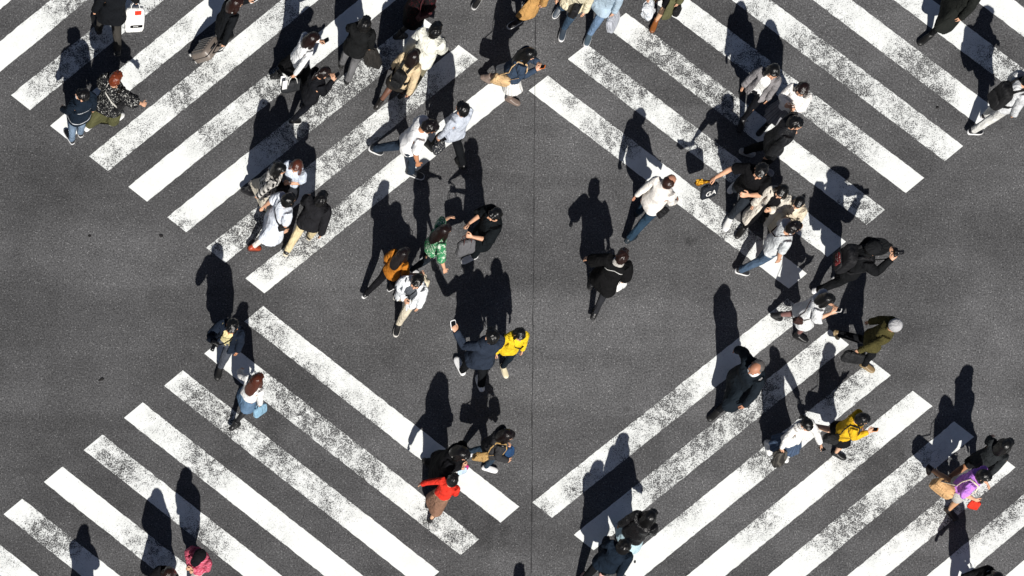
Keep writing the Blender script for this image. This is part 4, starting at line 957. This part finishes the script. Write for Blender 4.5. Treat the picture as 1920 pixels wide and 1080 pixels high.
    shoulder_bag(F, 'd0a676', 'tan soft bag swinging behind the grey shorts', -1, (.21, .09, .14), .82, False, 'e6d6c0', fwd=-.2)
    F = person((1800,1124), 200, 'dark-haired woman in a black and white top cut by the bottom right edge', 1.66, 1.05, 18, 1, 4, top=('jacket', '1c1c1e', 'stripe', '1c1c1e'), under=('e8e8e8',), bottom=('trousers', '1c1c20'), shoes=('shoe', '141414', '141414'), hair=('long', '140f0e'), head=(40, 14))
    hand_bag(F, 'L', '26262a', 'dark tote carried by the woman at the bottom right edge', (.16, .06, .15), .12)
    F = person((1160,1026), 52, 'woman in a glossy black leather jacket and pale blue skirt', 1.60, 1.14, 14, 1, 5, top=('jacket', '18181a', 'plain', '101014', .35), bottom=('skirt', 'b9d3dc'), shoes=('boot', '141416', '141416'), hair=('shoulder', '120d0d'), legs='1a1a1c', head=(0, 8))
    F = person((1112,1080), 52, 'person in a dark navy jacket next to the leather jacket at the bottom', 1.62, 1.16, 16, -1, 5, top=('suitcoat', '1a2430'), bottom=('trousers', '141518'), shoes=('shoe', 'e0b0a4', 'c89a90'), hair=('bob', '161110'))
    # ---- bottom left
    F = person((358,1079), 232, 'person in a red checked shirt and black cap at the bottom edge', 1.68, 1.05, 18, 1, 4, L='carry', R='carry', top=('shirt', 'b8405a', 'check', 'e08296'), bottom=('trousers', 'c8c4bc'), shoes=('shoe', '1c1c1c', 'e6e6e6'), hair=('buzz', '120e0d'), hat=('cap', '17171a'), head=(0, 20))
    F = person((300,1113), 232, 'brown-haired woman in black beside the red checked shirt', 1.62, 1.05, 16, -1, 4, L='bag', R='fold', top=('coat', '17171a'), bottom=('trousers', '1a1a1c'), shoes=('boot', '141414', '141414'), hair=('long', '3a2418'), head=(0, 12))
    hand_bag(F, 'R', '141416', 'black handbag carried by the brown-haired woman at the bottom edge', (.14, .05, .11), .10)
    person((153,1198), 70, 'person just below the bottom left edge whose shadow falls on the stripes', 1.60, 1.08, 12, 1, 4, L='fold', R='fold', top=('coat', '1c1c1f'), bottom=('trousers', '1c1c20'), shoes=('shoe', '141414', '141414'), hair=('long', '17110f'))
    person((972,1284), 80, 'person below the bottom edge whose head shadow shows left of the joint', 1.70, 1.05, 14, 1, 4, top=('jacket', '1c1c1f'), bottom=('trousers', '1c1c20'), shoes=('shoe', '141414', '141414'), hair=('short', '17110f'))
    # ---- top edge
    person((900,-18), 228, 'person in cream trousers and black striped shoes cut by the top edge', 1.70, 1.05, 16, 1, 4, top=('jacket', '2c2c2e'), bottom=('trousers', 'd6d0bf'), shoes=('shoe', '161618', 'c8c8c8'), hair=('short', '130e0d'))
    person((980,28), 202, 'person in a flowing tan coat with black sneakers with white toes', 1.66, 1.05, 16, 1, 4, top=('opencoat', 'b98f58'), under=('1c1c1f',), bottom=('slim', '141416'), shoes=('shoe', '1c1c1f', 'ececec'), hair=('long', '17110f'))
    F = person((1050,42), 247, 'person in a cream quilted jacket and jeans with a round black bag', 1.68, 1.08, 9, 1, 3, L='down', R='bag', top=('jacket', 'e2d9bd', 'plain', '101014', .85, 1.8), bottom=('trousers', '3c4f63'), shoes=('shoe', '3a4450', 'f0f0f0'), hair=('short', '130e0d'))
    shoulder_bag(F, '17171a', 'round black bag worn on the front of the cream quilted jacket', 1, (.15, .06, .13), .98, True, fwd=.14, out=.08)
    F = person((1106,40), 242, 'person in a light blue denim jacket and jeans with a grey tote', 1.70, 1.08, 24, 1, 4, L='bag', R='down', top=('suitcoat', 'a9bccb'), bottom=('trousers', '6d85a2'), shoes=('shoe', '4a5a66', 'e6e6e6'), hair=('bob', '130e0d'))
    hand_bag(F, 'L', 'b5b9c2', 'grey cloth tote carried by the person in light blue denim', (.17, .06, .16), .03, taper=1.0)
    F = person((1227,24), 240, 'woman in an olive coat with bare legs and brown shoes', 1.64, 1.02, 18, 1, 4, L='bag', R='bagfwd', top=('opencoat', '5c5c42'), under=('141416',), bottom=('shorts', '17171a'), shoes=('shoe', '8a5226', '6a3c1c'), hair=('long', '17110f'), legs='e2b48e')
    hand_bag(F, 'R', 'dfe2e6', 'crumpled white plastic bag held by the woman in the olive coat', (.13, .09, .14), .10, 'plastic_bag', soft=.04, pat='floral', col2='b9c2cc')
    hand_bag(F, 'L', '161618', 'small black bag on the far side of the olive coat', (.10, .05, .08), .08)
    person((1290,-62), 215, 'person mostly above the top edge, in a dark coat behind the olive coat', 1.66, 1.05, 16, 1, 4, top=('coat', '1c1c1f'), bottom=('trousers', '1c1c20'), shoes=('shoe', '141414', '141414'), hair=('long', '17110f'))
    F = person((1764,44), 208, 'man in a black coat with a long stride at the top right edge', 1.76, 1.1, 30, 1, 5, L='down', R='down', top=('coat', '222422'), bottom=('slim', '17181a'), shoes=('shoe', '131313', '131313'), hair=('short', '130e0d')); UMB.append(F)
    F = person((1838,233), 18, 'person in a pale grey hoodie and white trousers with a black backpack', 1.72, 1.08, 13, 1, 4, L='carry', R='down', top=('hoodie', 'd2d4d6'), bottom=('trousers', 'd8d8d4'), shoes=('shoe', '17171a', 'f0f0f0'), hair=('short', '130e0d'), head=(0, 12))
    backpack(F, '1b1b1d', 'large black backpack on a pale grey hoodie', 1.1)
    # ---- loose things
    F = SUIT[0]; build_suitcase(F)
    F = BOUQ[0]; g = F.grip('R'); fn = lambda V: np.asarray(V) @ Rz(D2R(190)).T + g + np.array([-.02, 0, -.02])
    b = MB(); b.tube([(0, 0, 0), (.10, 0, .01), (.2, 0, .02), (.26, 0, .02)], [.02, .04, .055, .03], 12); crumple(b, .03, 22, 3)
    c = MB(); 
    for i in range(9): c.ell((.16 + .03*(i % 4), -.04 + .03*(i % 3), .045 + .012*(i % 2)), (.018, .018, .014), 10, 6)
    item('wrapped_bouquet', [('wrapping', b, cloth('8a5a1c', 'floral', 'd8a52a'), fn), ('flowers', c, solid('e0a820', .7, name='yellow_petals'), fn)], 'small yellow bundle held in the hand with the dark tote', 'bouquet')
    # closed umbrella at the top right
    F = UMB[0]; g = F.grip('R'); dv = F.dirw(np.array([-.45, 0, -.6])); dv /= np.linalg.norm(dv); idf = lambda V: np.asarray(V)
    b = MB(); b.tube([g, g + dv*.10, g + dv*.55, g + dv*.62], [.012, .03, .018, .006], 12); h = MB(); h.tube([g - dv*.10 + [.03, 0, .0], g - dv*.13, g - dv*.08, g], [.01]*4, 8)
    item('umbrella', [('canopy', b, cloth('77797c'), idf), ('handle', h, solid('2a1c14', .4, name='handle_wood'), idf)], 'furled grey umbrella held by the striding man in the black coat', 'umbrella')
    F = BOUQ[0]
SUIT, BOUQ, UMB = [], [], []
def build_suitcase(F):
    g = F.grip('R'); X, Y = G(370, 100)
    base = np.array([X, Y, .05]); gg = g.copy()
    ax = gg - base; L = np.linalg.norm(ax); ax /= L                # long axis, from wheels to hand
    side = np.cross(ax, [0, 0, 1]); side /= np.linalg.norm(side); nrm = np.cross(side, ax)
    M3 = np.stack([side, nrm, ax], 1); fn = lambda V: np.asarray(V) @ M3.T + base
    shell = dense_box((0, 0, .29), (.20, .115, .25), .05); m = solid('7d736b', .42, name='suitcase_shell')
    ribs = MB()
    for i in range(6):
        x = -.13 + .052*i
        for s in (1, -1): ribs.box((x, s*.118, .29), (.009, .005, .20), .004)
    fr = MB(); fr.box((0, 0, .29), (.2035, .010, .2535), .01)
    parts = [('shell', shell, m, fn), ('ribs', ribs, m, fn), ('zip_frame', fr, solid('17161a', .5, name='zip_band'), fn)]
    for sx in (1, -1):
        for s in (1, -1):
            w = MB(); w.tube([(sx*.15 - .014, s*.08, .012), (sx*.15 + .014, s*.08, .012)], .028, 14); parts.append(('wheel', w, solid('d2d2d0', .5, name='wheel_rubber'), fn))
    h = MB(); h.tube([(-.075, -.05, .52), (-.075, -.05, L), (.075, -.05, L), (.075, -.05, .52)], .011, 8); parts.append(('pull_handle', h, solid('131315', .35, name='handle_tube'), fn))
    k = MB(); k.tube([(-.05, .03, .545), (-.045, .03, .575), (.045, .03, .575), (.05, .03, .545)], .012, 8); parts.append(('carry_handle', k, solid('131315', .4, name='handle_grip'), fn))
    item('suitcase', parts, 'brown ribbed rolling suitcase pulled along beside the upper left stripes', 'suitcase')

build_templates()
build_road()
build_people()
build_view()
